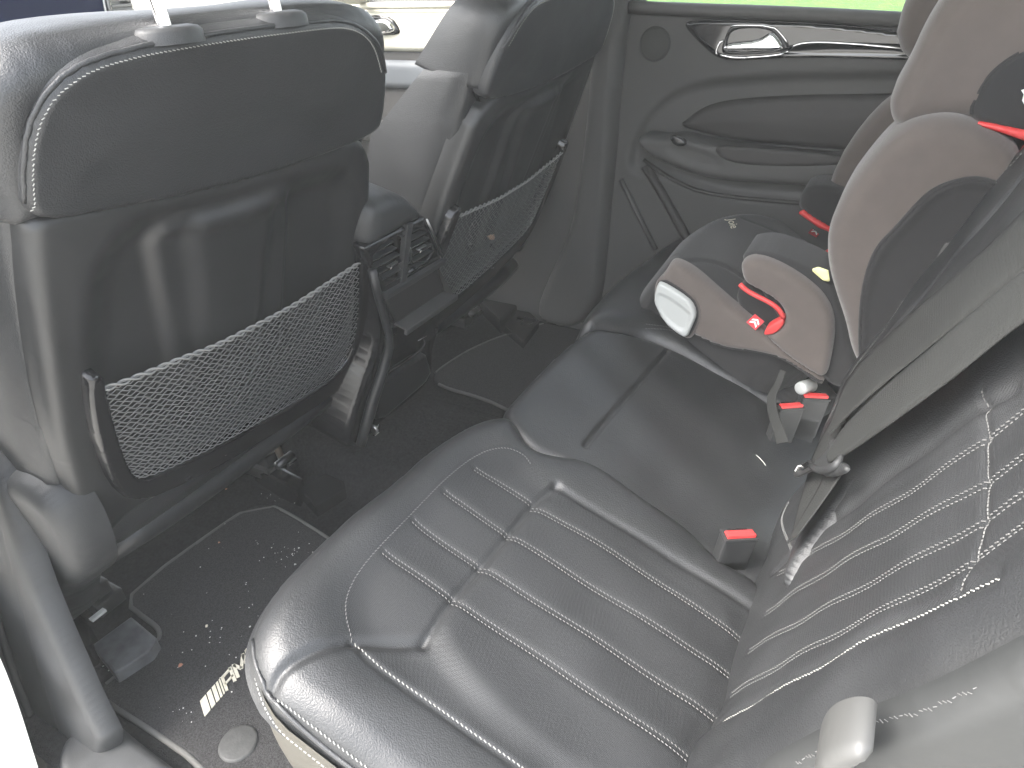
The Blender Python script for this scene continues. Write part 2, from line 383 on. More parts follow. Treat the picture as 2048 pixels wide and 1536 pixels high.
# ================================================================= front seats
COV = {-.60: ([(183, 1290), (262, 1232), (314, 1276), (300, 1300), (228, 1347)], mat('sky_toned_plastic', (.10, .102, .106), .4, var=.35, varscale=40), [(135, 1225), (150, 1215), (180, 1250), (182, 1288), (165, 1300), (130, 1260)]),  # near cover's paler grey has the sky reflection put into its colour
       -.20: ([(596, 978), (650, 945), (688, 962), (690, 976), (630, 1014)], M_GLOSS, [(500, 930), (512, 912), (560, 930), (606, 955), (594, 982), (550, 962)]),
       .22: ([(996, 640), (1046, 612), (1078, 640), (1046, 682)], M_GLOSS, [(960, 600), (1000, 580), (1040, 605), (1000, 640)]),
       .60: ([(1150, 560), (1180, 545), (1200, 570), (1170, 590)], M_GLOSS, [(1130, 540), (1150, 530), (1170, 545), (1150, 560)])}
COLL = {}
def front_seat(pl, sgn, label, far=False):
    root = thing('front_seat', label, 'car seat', 'black leather front seats')
    # px in the near seat's own plane; the far one mirrors them in x
    def m(pts, dx=0.):
        o = []
        for p in pts:
            P = SBN.ray(*p) if len(p) == 2 else np.array(p, float)
            if far: P = np.array([-P[0]+.008+dx, P[1]-.024, P[2]])
            o.append(tuple(P))
        return o
    res = .005 if not far else .006
    # leather cap (upper backrest)
    capo = m([(50, 446), (35, 330), (52, 225), (105, 150), (205, 100), (400, 62), (600, 38), (700, 36), (757, 75), (769, 140), (762, 225), (748, 268), (560, 338), (400, 382), (200, 422)])
    upper = m([(-.655, .65, .765), (-.662, .6, .84), (-.655, .6, .885), (-.625, .6, .910), (-.56, .6, .921), (-.38, .6, .925), (-.22, .6, .921), (-.155, .6, .908), (-.128, .6, .88), (-.122, .6, .84), (-.122, .65, .775), (-.122, .65, .765), (-.13, .65, .765), (-.64, .65, .765), (-.655, .65, .765), (-.658, .65, .775)])
    lower = m([(-.645, .65, .83), (-.13, .65, .83), (-.118, .65, .77), (-.115, .8, .5), (-.09, .86, .29), (-.09, .9, .2), (-.66, .9, .2), (-.665, .86, .29), (-.66, .8, .5), (-.655, .7, .77)])
    dsg = lambda P: np.clip(.13-(P[:, 2]-.76)*.40, .05, .14)
    o = pad('backrest_upholstery', pl, upper, M_LEATHER, root, r=.028, off=.0, res=.006, sdir=(0, 1, .24), sdepth=dsg, taper=.014, it=2)
    fro = pad('front_cushion', Plane((0, 1, .406), pl.c*-1.079*-1+.09 if False else (1.079*-pl.c+.10), (-1, 0, 0)), m([(-.64, .7, .72), (-.64, .7, .86), (-.6, .7, .90), (-.18, .7, .90), (-.14, .7, .86), (-.14, .7, .72)]), M_LEATHER, root, r=.03, off=.0, res=.01, depth=.05)
    lo_ = pad('side_bolster', pl, lower, M_LEATHER, root, r=.012, off=-.022, res=.008, sdir=(0, 1, 0), sdepth=lambda P: np.clip(.19-(P[:, 2]-.69)*.7, .09, .19), taper=.012, it=1)
    cap = pad('backrest_cap', pl, capo, M_LEATHER, root, r=.010, off=.009, depth=.02, res=.004, puff=.004, puffw=.10)
    st = m([(62, 437), (50, 330), (66, 232), (117, 162), (210, 115), (400, 80), (600, 54), (690, 47), (735, 78), (752, 140)])
    stitch(cap, [st], cap, pitch=.0046, wd=.0009, m=M_THREADL)
    cord('piping', cap, m([(50, 440), (40, 330), (57, 227), (110, 153), (207, 104), (400, 67), (600, 42), (697, 38), (748, 78), (762, 140)]), .0028, M_LEATHER, cap, eps=0)
    # plastic shell with recess and ribs
    sh = m([(54, 436), (200, 408), (400, 368), (560, 324), (745, 254), (742, 420), (735, 560), (728, 640), (700, 740), (640, 810), (480, 905), (330, 985), (240, 1040), (215, 1085), (175, 1085), (150, 1010), (105, 850), (72, 640), (56, 500)])
    rec = m([(215, 470), (400, 430), (560, 385), (655, 350), (690, 370), (690, 520), (675, 650), (600, 760), (250, 930), (215, 900), (190, 700)])
    cen = m([(300, 452), (440, 420), (560, 372), (585, 400), (575, 560), (560, 760), (400, 850), (372, 850), (345, 700), (318, 560)])
    rib2 = m([(372, 436), (440, 425), (530, 395), (545, 420), (520, 560), (510, 760), (430, 820), (402, 690), (388, 560)])
    shell = pad('backrest_shell', pl, sh, M_SHELL, root, r=.016, off=.003, depth=.028, res=.004, bumps=[(rec, -.021, .030), (cen, .013, .012), (rib2, .010, .016)], puff=.004, puffw=.05)
    # net pocket: frame + net + cord
    fr = m([(153, 752), (157, 736), (186, 733), (192, 770), (212, 850), (240, 925), (262, 945), (300, 935), (450, 862), (600, 780), (655, 742), (688, 700), (700, 650), (704, 520), (706, 491), (727, 489), (729, 520), (724, 650), (714, 700), (680, 758), (600, 815), (450, 905), (300, 978), (240, 988), (208, 960), (180, 890), (162, 820)])
    pad('pocket_frame', pl, fr, M_GLOSS, root, r=.006, off=.022, depth=.05, res=.003, it=1)
    TL, TR, BR, BL = [pl.q(p) for p in m([(187, 762), (702, 516), (668, 728), (250, 945)])]
    tm = [pl.q(p) for p in m([(254, 737), (332, 704), (410, 676), (469, 646), (547, 608), (586, 586), (645, 550)])]; top = chaikin(np.array([TL, *tm, TR]), 2, False); top = resample(top, .002)
    bot = resample(chaikin(np.array([BL, *[pl.q(p) for p in m([(300, 934), (450, 862), (600, 778)])], BR]), 2, False), .002)
    lef = resample(chaikin(np.array([TL, *[pl.q(p) for p in m([(205, 850), (228, 915)])], BL]), 2, False), .002)
    rig = resample(chaikin(np.array([TR, *[pl.q(p) for p in m([(703, 600), (698, 665)])], BR]), 2, False), .002)
    def ev(P, t): k = t*(len(P)-1); i = min(int(k), len(P)-2); return P[i]+(P[i+1]-P[i])*(k-i)
    def coons(u, v):
        return (1-v)*ev(top, u)+v*ev(bot, u)+(1-u)*ev(lef, v)+u*ev(rig, v)-((1-u)*(1-v)*TL+u*(1-v)*TR+u*v*BR+(1-u)*v*BL)
    parts = []; rows = 40 if not far else 30; cols = 31 if not far else 27
    for k in range(rows+1):
        P = []
        for i in range(cols*2+1):
            u = i/(cols*2); ph = (i+k) % 2; v = (k+(.46 if ph else -.46)*(0 if k in (0,) else 1))/(rows); v = min(max(v, 0), 1.0)
            u2 = u+.006*math.sin(k*1.7+u*9)
            ab = coons(min(max(u2, 0), 1), v); sag = .006+.006*math.sin(math.pi*u)*(1-.5*v)
            P.append(pl.w(ab, .014+sag*.6+rng.normal(0, .0003)))
        parts.append(tube_pts(P,   .00075, 4))
    merge('pocket_net', parts, M_NET, root)
    P1, P2 = [], []
    for i in range(200):
        u = i/199; ab = coons(u, 0); h = .018+.0036*math.sin(math.pi*u); t = u*2*math.pi*13
        P1.append(pl.w(ab, h)+np.array([0, math.cos(t)*.0022, math.sin(t)*.0028])); P2.append(pl.w(ab, h)+np.array([0, -math.cos(t)*.0022, -math.sin(t)*.0028]))
    merge('pocket_cord', [tube_pts(P1, .0015, 5), tube_pts(P2, .0015, 5)], mat('elastic_cord', (.24, .24, .23), .7) if not far else bpy.data.materials['elastic_cord'], root)
    # head restraint posts
    if not far:
        for cx, cy in ((355, 72), (575, 40)):
            hs_ = [q for q in (hitcam(o, cx, cy), hitcam(cap, cx, cy)) if q is not None]; COLL[cx] = min(hs_, key=lambda q: np.linalg.norm(q-CAM))+np.array([0, .012, .004]); print('COLLAR', cx, COLL[cx])
    for (cx, cy) in ((355, 72), (575, 40)):
        b = COLL[cx] if not far else np.array(m([tuple(COLL[cx])])[0])
        V, F = [], []
        prof = [(.0, .003), (.016, .003), (.022, .0015), (.025, -.002), (.026, -.012)]; nn = 28
        for rr, zz in prof:
            for k in range(nn):
                a = 2*math.pi*k/nn; V.append(b+np.array([math.cos(a)*rr*1.4, math.sin(a)*rr, zz+.002]))
        for i in range(len(prof)-1):
            for k in range(nn): F.append((i*nn+k, (i+1)*nn+k, (i+1)*nn+(k+1) % nn, i*nn+(k+1) % nn))
        post = tube('headrest_post', [b+np.array([0, 0, -.03]), b+np.array([0, .004, .03]), b+np.array([0, .02, .09]), b+np.array([0, .035, .16])], .0068, M_CHROME, root, 14, it=2)
        new('post_collar', V, F, M_PLAST, post)
    # seat base under the backrest: cushion block + side recliner cover + slide rails with covers
    xc = -.38 if not far else .39
    box('seat_cushion', (xc, 1.12, .30), (.50, .50, .13), M_LEATHER, root, bev=.035, smooth=True)
    tube('lower_trim', [np.array(q) for q in m([(-.62, .895, .235), (-.5, .89, .225), (-.3, .89, .225), (-.12, .885, .235)])], .022, M_SHELL, root, 10, it=2)
    for xr in ((-.60, -.20) if not far else (.22, .60)):
        rail = merge('slide_rail', [boxm((xr, 1.23, .04), (.05, .44, .03), None, .004), boxm((xr, 1.24, .068), (.03, .44, .03), None, .004)], M_METAL, root, False)
        q = COV[xr]; ZP = Plane((0, 0, 1), .034)
        cov = prism('rail_cover', ZP, q[0], .03, q[1], root, bev=.004)
        prism('cover_nose', Plane((0, 0, 1), .05), q[2], .05, M_GLOSS, cov, bev=.008)
        box('latch_tab', (xr-.035 if xr == -.60 else xr+.02, .985, .062), (.026, .010, .005), M_METAL if xr != -.60 else M_WHITE, cov, bev=.001)
        if xr == -.60: continue
        tube('seat_strut', [(xr+.012, 1.0, .06), (xr+.02, 1.03, .12), (xr+.01, 1.06, .2)], .008, M_BRONZE, root, 8, it=1)
        merge('strut_bolt', [tube_pts([(xr-.012, .995, .07), (xr+.034, .995, .07)], .009, 12)], M_METAL, root)
    settle(root); return root
fs1 = front_seat(SBN, 1, 'near front seat with black leather back, large net pocket and two chrome headrest posts')
fs2 = front_seat(SBF, -1, 'far front seat beyond the centre console, its net pocket holding small items', True)
# recliner cover at the near seat's outer side
SIDE = Plane((-1, 0, 0), .665, (0, 1, 0))
rc = pad('recliner_cover', SIDE, [(-60, 930), (10, 938), (60, 950), (110, 985), (150, 1040), (180, 1110), (190, 1160), (150, 1180), (160, 1230), (120, 1260), (40, 1280), (-80, 1200)], M_PLAST, None, r=.03, off=.02, depth=.028, res=.005)
rc.parent = fs1; rc.location = -fs1.location
# ================================================================= rear bench
bench = thing('rear_bench', 'wide black leather rear bench seat with grey double stitching and quilted inserts', 'bench seat')
def cush_fn(a, b, d):
    return .0025*np.sin(a*37+b*11)*np.sin(b*29-a*7)
near_out = [(1008, 816), (940, 834), (870, 876), (790, 944), (700, 1014), (612, 1092), (545, 1165), (508, 1235), (500, 1290), (515, 1345), (548, 1400),
            (600, 1440), (730, 1540), (880, 1660), (1100, 1800), (1390, 1760), (1440, 1560), (1510, 1380), (1570, 1220), (1530, 1150), (1440, 1100), (1395, 1052), (1300, 985), (1180, 903), (1110, 893), (1066, 880), (1042, 832)]
insert = [(700, 1282), (685, 1240), (683, 1195), (715, 1130), (800, 1040), (900, 940), (955, 898), (1010, 886), (1048, 900), (1078, 945), (1112, 972), (1250, 1058), (1400, 1152), (1530, 1235), (1450, 1400), (1360, 1580), (1180, 1700), (1060, 1540), (900, 1425), (790, 1345)]
xs_ = [(850, 1282), (900, 1200), (985, 1110), (1060, 1012), (1112, 972)]
pucker = [(545, 1372), (562, 1338), (640, 1300), (705, 1282), (780, 1284), (850, 1282)]
front_pl = [[(952, 932), (1066, 1003)], [(890, 982), (1018, 1066)], [(828, 1037), (958, 1130)], [(768, 1100), (908, 1196)]]
rear_pl = [[(1066, 1012), (1250, 1121), (1500, 1287)], [(1018, 1070), (1250, 1215), (1478, 1362)], [(960, 1134), (1250, 1317), (1440, 1443)], [(908, 1200), (1250, 1430), (1395, 1530)]]
ridge = [(1112, 973), (1250, 1058), (1400, 1152), (1530, 1236)]
lowseam = [(705, 1284), (735, 1320), (790, 1365), (900, 1440), (1060, 1555), (1150, 1640)]
nc = pad('near_cushion', CU, near_out, M_LEATHER, bench, r=.036, off=.0, depth=.016, res=.0035, taper=-.006, it=2, puff=.006, puffw=.06, fn=cush_fn,
         bumps=[(insert, -.011, .034), ([(860, 1275), (905, 1205), (990, 1115), (1065, 1020), (1112, 985), (1250, 1070), (1400, 1165), (1500, 1240), (1420, 1400), (1340, 1560), (1220, 1600), (1000, 1450)], .007, .02)],
         grooves=[(xs_, .006, .005), (pucker, .006, .0075), (ridge, .006, .004), (lowseam, .004, .004)]+[(l, .0045, .0022) for l in front_pl]+[(l, .0045, .0022) for l in rear_pl])
nc.name = 'seat_cushion'
def movei(o, k):
    pass
INFO[nc.name] = INFO.get('near_cushion', INFO.get(nc.name))
# insert gets perforated leather: assign by polygon position
def zone(o, poly, m):
    pl = INFO[o.name][0]; g = chaikin(np.array([pl.q(p) for p in poly]), 2); me = o.data; me.materials.append(m)
    cen = np.array([p.center for p in me.polygons]); ins = inside(pl.to2(cen), g); idx = np.zeros(len(cen), int); idx[ins] = len(me.materials)-1
    me.polygons.foreach_set('material_index', idx)
zone(nc, insert, M_PERF)
stitch(nc, front_pl+rear_pl, offs=(-.0034, .0034), pitch=.0052, wd=.0010)
stitch(nc, [[(705, 1278), (692, 1240), (690, 1195), (722, 1132), (805, 1045), (903, 946), (958, 903), (1010, 892), (1048, 906), (1062, 930)]], offs=(0,), pitch=.005, wd=.0011)
stitch(nc, [lowseam], offs=(.004,), pitch=.006, wd=.0012, m=M_THREADL)
stitch(nc, [[(1062, 885), (1110, 900), (1180, 910), (1300, 992), (1393, 1060)]], offs=(-.001, .003), pitch=.006, wd=.0011)
# seam piping + double stitches round the near edge
edge = [(508, 1255), (512, 1310), (548, 1388), (640, 1465), (735, 1537), (900, 1668)]
cord('piping', nc, edge, .0032, M_LEATHER, nc, eps=.0005)
stitch(nc, [[(556, 1385), (640, 1452), (740, 1527), (905, 1650)]], offs=(0,), pitch=.0058, wd=.0013, m=M_THREADL)
# side panel of the near cushion (outer face towards the door opening)
def face_strip(name, top, drop_, out, m, parent, n=8):
    """hanging skirt that follows a 3-D line and curls under"""
    T = resample(np.array(top), .02); V, F = [], []; N = len(T)
    for i, p in enumerate(T):
        t = T[min(i+1, N-1)]-T[max(i-1, 0)]; nn = np.array([t[1], -t[0], 0]); nn /= np.linalg.norm(nn)+1e-9
        if nn @ out < 0: nn = -nn
        for k in range(n+1):
            s = k/n; V.append(p+nn*(.004+.012*math.sin(s*2.6)-.05*s*s)+np.array([0, 0, -drop_*s]))
    F = [(i*(n+1)+k, i*(n+1)+k+1, (i+1)*(n+1)+k+1, (i+1)*(n+1)+k) for i in range(N-1) for k in range(n)]
    return new(name, V, F, m, parent)
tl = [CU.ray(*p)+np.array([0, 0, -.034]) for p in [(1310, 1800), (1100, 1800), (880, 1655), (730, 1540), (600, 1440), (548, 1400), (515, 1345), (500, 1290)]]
spn = face_strip('side_panel', chaikin(np.array(tl), 2, False), .22, np.array([-1, 0, 0]), M_SIDELIT, bench)
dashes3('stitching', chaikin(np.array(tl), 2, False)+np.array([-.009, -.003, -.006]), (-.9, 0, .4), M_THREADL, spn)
tl = [CU.ray(*p)+np.array([0, 0, -.05]) for p in [(500, 1290), (508, 1235), (545, 1165), (612, 1092), (700, 1014), (790, 944), (870, 876), (940, 834), (1008, 816)]]
tl += [CUM.ray(1090, 735)+np.array([0, -.01, -.05]), CUM.ray(1180, 650)+np.array([0, -.01, -.05]), CUM.ray(1250, 565)+np.array([0, -.01, -.05]), CUM.ray(1345, 482)+np.array([0, -.01, -.05])]
face_strip('front_skirt', chaikin(np.array(tl), 2, False), .20, np.array([0, 1, 0]), M_SHELL, bench)
# middle cushion
mid_out = [(1000, 822), (1050, 770), (1110, 708), (1172, 655), (1210, 655), (1288, 668), (1400, 722), (1500, 775), (1580, 830), (1760, 800), (1700, 960), (1620, 1200), (1520, 1190), (1380, 1090), (1250, 1000), (1120, 920), (1050, 890)]
mc = pad('middle_cushion', CUM, mid_out, M_LEATHER, bench, r=.022, off=.002, depth=.05, res=.004, fn=cush_fn, taper=.004, grooves=[([(1170, 892), (1225, 825), (1335, 702)], .0035, .009)])
mc.name = 'seat_cushion'
# far cushion
far_out = [(1168, 652), (1172, 628), (1200, 590), (1262, 535), (1330, 488), (1400, 440), (1560, 450), (1760, 560), (1700, 700), (1680, 800), (1600, 840), (1540, 800), (1400, 722), (1300, 664), (1230, 655)]
fc = pad('far_cushion', CU, far_out, M_LEATHER, bench, r=.03, off=.006, depth=.07, res=.006, fn=cush_fn, puff=.006, puffw=.05)
fc.name = 'seat_cushion'
for o_, old in ((mc, 'middle_cushion'), (fc, 'far_cushion')): INFO[o_.name] = INFO[old]
stitch(fc, [[(1290, 655), (1350, 668), (1420, 708), (1500, 752), (1560, 792)]], offs=(-.004, .004), pitch=.006, wd=.0012)
# child-seat protector rim is part of the booster; back rests
bn_out = [(1310, 1560), (1400, 1380), (1475, 1220), (1530, 1130), (1556, 1070), (1590, 1000), (1650, 935), (1750, 852), (1900, 745), (2048, 640), (-.17, -.24, .88), (-.30, -.26, .92), (-.62, -.26, .92), (2150, 1300), (2048, 1345), (1900, 1410), (1750, 1475), (1620, 1550), (1500, 1650), (1380, 1700)]
ins_b = [(1350, 1548), (1388, 1518), (1470, 1446), (1659, 1349), (1828, 1262), (2048, 1180), (-.49, -.2, .7), (-.42, -.2, .9), (-.28, -.2, .9), (2048, 790), (1900, 890), (1750, 980), (1640, 1045), (1588, 1085), (1535, 1130), (1480, 1240), (1400, 1400), (1330, 1540)]
bl = [[(1567, 1154), (1762, 1037), (1987, 893), (2048, 837), (2150, 760)], [(1537, 1231), (1659, 1149), (1987, 975), (2048, 934), (2150, 870)], [(1506, 1308), (1659, 1222), (1982, 1052), (2048, 1006), (2150, 950)], [(1470, 1395), (1608, 1318), (1967, 1144), (2048, 1083), (2150, 1030)]]
xb = [(2000, 800), (1992, 842), (1987, 1006), (1972, 1134), (1956, 1205)]
bn = pad('seat_backrest', BKN, bn_out, M_LEATHER, bench, r=.03, off=.01, depth=.10, res=.004, puff=.012, puffw=.06, fn=cush_fn,
         bumps=[(ins_b, -.015, .045)], grooves=[(l, .005, .0022) for l in bl]+[(xb, .0035, .003), ([(1388, 1518), (1470, 1446), (1659, 1349), (1828, 1262), (2048, 1185)], .006, .006), ([(1560, 1150), (1600, 1105), (1750, 995), (1900, 890), (2048, 790)], .006, .006)])
zone(bn, ins_b, M_PERF)
stitch(bn, bl, offs=(-.0034, .0034), pitch=.0052, wd=.0010)
stitch(bn, [xb], offs=(0,), pitch=.004, wd=.0006)
stitch(bn, [[(1392, 1512), (1474, 1441), (1662, 1344), (1830, 1257), (2048, 1181)]], offs=(0,), pitch=.0050, wd=.0012, m=M_THREADL)
stitch(bn, [[(1606, 1020), (1588, 1055), (1594, 1106)]], offs=(-.0015, .0015), pitch=.005, wd=.0011)
# outer side of the near backrest
PS = Plane((-1, 0, 0), .648, (0, 1, 0))
sp = pad('side_bolster_panel', PS, [(1440, 1700), (1500, 1580), (1583, 1536), (1700, 1482), (1823, 1441), (1950, 1385), (2060, 1330), (2160, 1290), (2200, 1400), (2200, 1700), (1900, 1800)], M_SIDE, bench, r=.02, off=.004, depth=.006, res=.006)
stitch(sp, [[(1583, 1541), (1665, 1500), (1752, 1462), (1823, 1446), (1950, 1390)]], offs=(-.003, .003), pitch=.0036, wd=.0006)
# middle backrest
bm_out = [(1545, 1190), (1570, 1120), (1600, 1010), (1625, 900), (1650, 835), (1700, 728), (1765, 640), (1850, 520), (1960, 385), (2048, 280), (.16, -.2, .88), (-.17, -.2, .88), (2048, 720), (1880, 850), (1700, 960), (1600, 1100)]
bm_ = pad('seat_backrest', BKM, bm_out, M_LEATHER, bench, r=.018, off=.0, depth=.08, res=.005, fn=cush_fn, grooves=[([(1690, 790), (1780, 668), (1900, 520), (2060, 330)], .006, .008)])
stitch(bm_, [[(1655, 842), (1708, 738), (1772, 650), (1857, 530), (1966, 396), (2052, 294)]], offs=(0,), pitch=.006, wd=.0012)
# far backrest (mostly behind the child seat)
pad('seat_backrest', Plane((0, 1, .36), .085, (-1, 0, 0)), [(.19, 0, .2), (.70, 0, .2), (.70, -.2, .86), (.19, -.2, .86)], M_LEATHER, bench, r=.03, depth=.08, res=.012, it=2)
# release handle on the near side panel
rh = pad('release_handle', Plane((-1, 0, 0), .675, (0, 1, 0)), [(1625, 1560), (1632, 1512), (1655, 1480), (1700, 1466), (1735, 1470), (1752, 1484), (1740, 1500), (1715, 1512), (1702, 1535), (1700, 1580)], mat('pale_grey_plastic', (.06, .06, .058), .5), bench, r=.008, off=.012, depth=.03, res=.003)
settle(bench)
# ================================================================= buckles
def buckle(px, x, y, z, lab, s=1., ang=0., tilt=.15):
    t = thing('belt_buckle', lab, 'belt buckle', 'red topped seat belt buckles')
    ca, sa = math.cos(ang), math.sin(ang); ex = np.array([ca, sa, 0]); ez = np.array([sa*0, tilt, 1.]); ez /= np.linalg.norm(ez); ex -= ez*(ex@ez); ex /= np.linalg.norm(ex); ey = np.cross(ez, ex); R_ = (ex, ey, ez)
    top = np.array([x, y, z])
    merge('buckle_body', [boxm(top-ez*.045*s, (.050*s, .022*s, .088*s), R_, .004), boxm(top-ez*.075*s-ey*.002, (.044*s, .018*s, .06*s), R_, .003)], M_PLAST, t, False)
    merge('buckle_rim', [boxm(top+ez*.0005, (.0515*s, .0235*s, .004), R_, .0015)], M_PLAST, t, False)
    merge('release_button', [boxm(top+ez*.0035-ey*.002, (.043*s, .014*s, .004), R_, .0015), boxm(top+ez*.005-ey*.006, (.043*s, .005*s, .005), R_, .0012)], M_REDP, t, False)
    box('buckle_slot', top+ez*.0022+ey*.0085*s, (.03*s, .0035*s, .003), M_GLOSS, t, R_, .0008)
    settle(t); return t
bk = Plane((0, 0, 1), .27)
p = Plane((0, 0, 1), .255).ray(1478, 1070); buckle(None, *p, 'large red topped belt buckle standing between the near and middle seat cushions', 1.0, -.95, -.12)
p = Plane((0, 0, 1), .268).ray(1580, 813); buckle(None, *p, 'red topped belt buckle partly behind the loose hanging strap', .95, -.9, -.1)
p = Plane((0, 0, 1), .275).ray(1612, 800); buckle(None, p[0]+.018, p[1]-.012, p[2], 'red topped belt buckle right under the white round knob', 1.0, -1.1, -.1)
# ================================================================= floor mats
def mat_pad(name, pts, label, px=True):
    P = [FL.q(p) for p in pts]
    o = pad('floor_mat', FL, pts, M_MAT, None, r=.003, off=.009, depth=.009, res=.008, it=2)
    tag(o, label, 'floor mat', 'black carpet floor mats'); return o
mat1 = [(196, 1388), (230, 1362), (300, 1300), (322, 1284), (322, 1262), (285, 1235), (258, 1215), (262, 1196), (300, 1160), (410, 1080), (500, 1018), (530, 1012), (560, 1020), (640, 1068), (800, 1180), (760, 1500), (560, 1760), (420, 1545), (300, 1462), (215, 1410)]
mo = mat_pad('floor_mat', mat1, 'near black carpet mat with silver lettering, a round fixing disc and pale crumbs')
cord('edge_binding', mo, mat1+mat1[:1], .0048, M_BIND, mo, eps=-.001, step=.008, closed=False)
mat2 = [(866, 762), (872, 745), (960, 690), (1085, 650), (1110, 648), (1180, 662), (1260, 700), (1150, 830), (1100, 870), (1010, 820), (960, 798), (885, 778)]
mo2 = mat_pad('floor_mat', mat2, 'far black carpet mat in the footwell behind the console')
cord('edge_binding', mo2, mat2+mat2[:1], .0045, M_BIND, mo2, eps=-.001, step=.008)
# lettering AMG with slanted bars, laid in mat coordinates
o_ = FL.ray(413, 1441); e_ = FL.ray(503, 1335); Ex = (e_-o_); Lx = np.linalg.norm(Ex); Ex /= Lx
Ey = np.array([-Ex[1], Ex[0], 0]); Hh = np.linalg.norm(FL.ray(413, 1441)-FL.ray(409, 1413))*1.0
if (FL.ray(409, 1413)-o_)@Ey < 0: Ey = -Ey
sl = (FL.ray(409, 1413)-o_)@Ex/Hh
U_ = Lx/10.2
def L(px, py): return tuple(o_+Ex*(px*U_+py*Hh*sl)+Ey*(py*Hh)+np.array([0, 0, 0]))
bars = []; x = 0
for wb, gp in ((1.25, .22), (.85, .22), (.7, .2), (.45, .2), (.3, .22)):
    bars.append([L(x, 0), L(x+wb, 0), L(x+wb, 1), L(x, 1)]); x += wb+gp
hx = x+.1
def quadline(pts, t=.2):
    out = []
    for (a, b) in zip(pts[:-1], pts[1:]):
        a, b = np.array(L(*a)), np.array(L(*b)); d = b-a; d /= np.linalg.norm(d); n_ = np.array([-d[1], d[0], 0])*t*Hh*.5
        out.append([tuple(a-n_), tuple(b-n_), tuple(b+n_), tuple(a+n_)])
    return out
let = bars
t_ = .17
let += quadline([(hx+.12, 0), (hx+.12, .92)], t_)+quadline([(hx, .91), (hx+2.0, .91)], t_)+quadline([(hx+.1, .42), (hx+2.0, .42)], t_*.8)+quadline([(hx+1.95, 0), (hx+1.95, 1)], t_*1.2)
mx0 = hx+2.7
let += quadline([(mx0, 0), (mx0, .95)], t_*1.2)+quadline([(mx0, .9), (mx0+1.1, .25)], t_*1.2)+quadline([(mx0+1.1, .25), (mx0+2.2, .9)], t_*1.2)+quadline([(mx0+2.2, .95), (mx0+2.2, 0)], t_*1.2)
gx = mx0+2.95
let += quadline([(gx+2.0, .91), (gx, .91)], t_)+quadline([(gx+.1, .95), (gx+.1, .05)], t_*1.2)+quadline([(gx, .09), (gx+2.0, .09)], t_)+quadline([(gx+1.95, 0), (gx+1.95, .5)], t_)+quadline([(gx+2, .46), (gx+1.1, .46)], t_*.8)
parts = []
for q in let:
    P = [np.array(v) for v in q]; k = polys
polys('lettering', FL, let, M_EMB, mo, h=.0108, th=.0015)
dc = FL.ray(480, 1494); V, F = [], []; R1 = .028
prof = [(.0, .0035), (.024, .0035), (.027, .0028), (.0285, .0)]
for rr, zz in prof:
    for k in range(40): a = 2*math.pi*k/40; V.append(dc+np.array([math.cos(a)*rr, math.sin(a)*rr, .009+zz]))
for i in range(3):
    for k in range(40): F.append((i*40+k, (i+1)*40+k, (i+1)*40+(k+1) % 40, i*40+(k+1) % 40))
new('fixing_disc', V, F, mat('grey_rubber_disc', (.05, .05, .048), .6, bump=[('noise', 300, .4, .001)], var=.2, varscale=90), mo)
# crumbs
bit = mat('crumb', (.72, .66, .52), .8, var=.2, varscale=300); dust = mat('pale_dust', (.6, .59, .55), .9); leaf = mat('dry_leaf', (.42, .2, .13), .8, var=.2, varscale=100)
def blob(p, s, flat=.5):
    bm = bmesh.new(); bmesh.ops.create_icosphere(bm, subdivisions=1, radius=s)
    V = [np.array(v.co)*np.array([1, 1, flat])*(1+rng.normal(0, .25))+p for v in bm.verts]; F = [tuple(v.index for v in f.verts) for f in bm.faces]; bm.free(); return V, F
for (u, v, s, m_, lab, z) in ((361, 1330, .0045, leaf, 'small brown leaf scrap lying on the near mat beside the grey rail cover', .011), (438, 1085, .003, leaf, 'tiny orange leaf bit near the back edge of the near mat', .011), (452, 978, .003, leaf, 'tiny reddish leaf bit on the bare carpet in front of the near mat', .004),
                              (413, 1252, .0032, bit, 'round pale crumb in the middle of the near mat', .012), (693, 978, .003, dust, 'curved white crumb beside the glossy black rail cover', .006), (500, 1253, .0022, dust, 'small white crumb on the near mat close to the seat cushion', .011)):
    P = Plane((0, 0, 1), z).ray(u, v); o = merge('crumb', [blob(P, s*.8, .35 if m_ is leaf else .6)], m_, None, False); tag(o, lab, 'crumb')
dp = []
for (u, v, n_, su, sv) in ((420, 1290, 26, 150, 130), (575, 1100, 34, 60, 26), (365, 1425, 8, 26, 20), (560, 1130, 12, 90, 60), (220, 1335, 10, 22, 8), (420, 1200, 16, 200, 160), (540, 1000, 8, 40, 20), (120, 1085, 0, 0, 0)):
    for _ in range(n_):
        P = Plane((0, 0, 1), .0105).ray(rng.normal(u, su*.5), rng.normal(v, sv*.5))
        if P[0] > -.2 or P[0] < -.8: continue
        dp.append(blob(P, abs(rng.normal(.0006, .0004))+.0003, .6))
o = merge('dust', dp, dust, None, False); tag(o, 'fine white dust and grit scattered over the near floor mat', 'dust', kind='stuff')
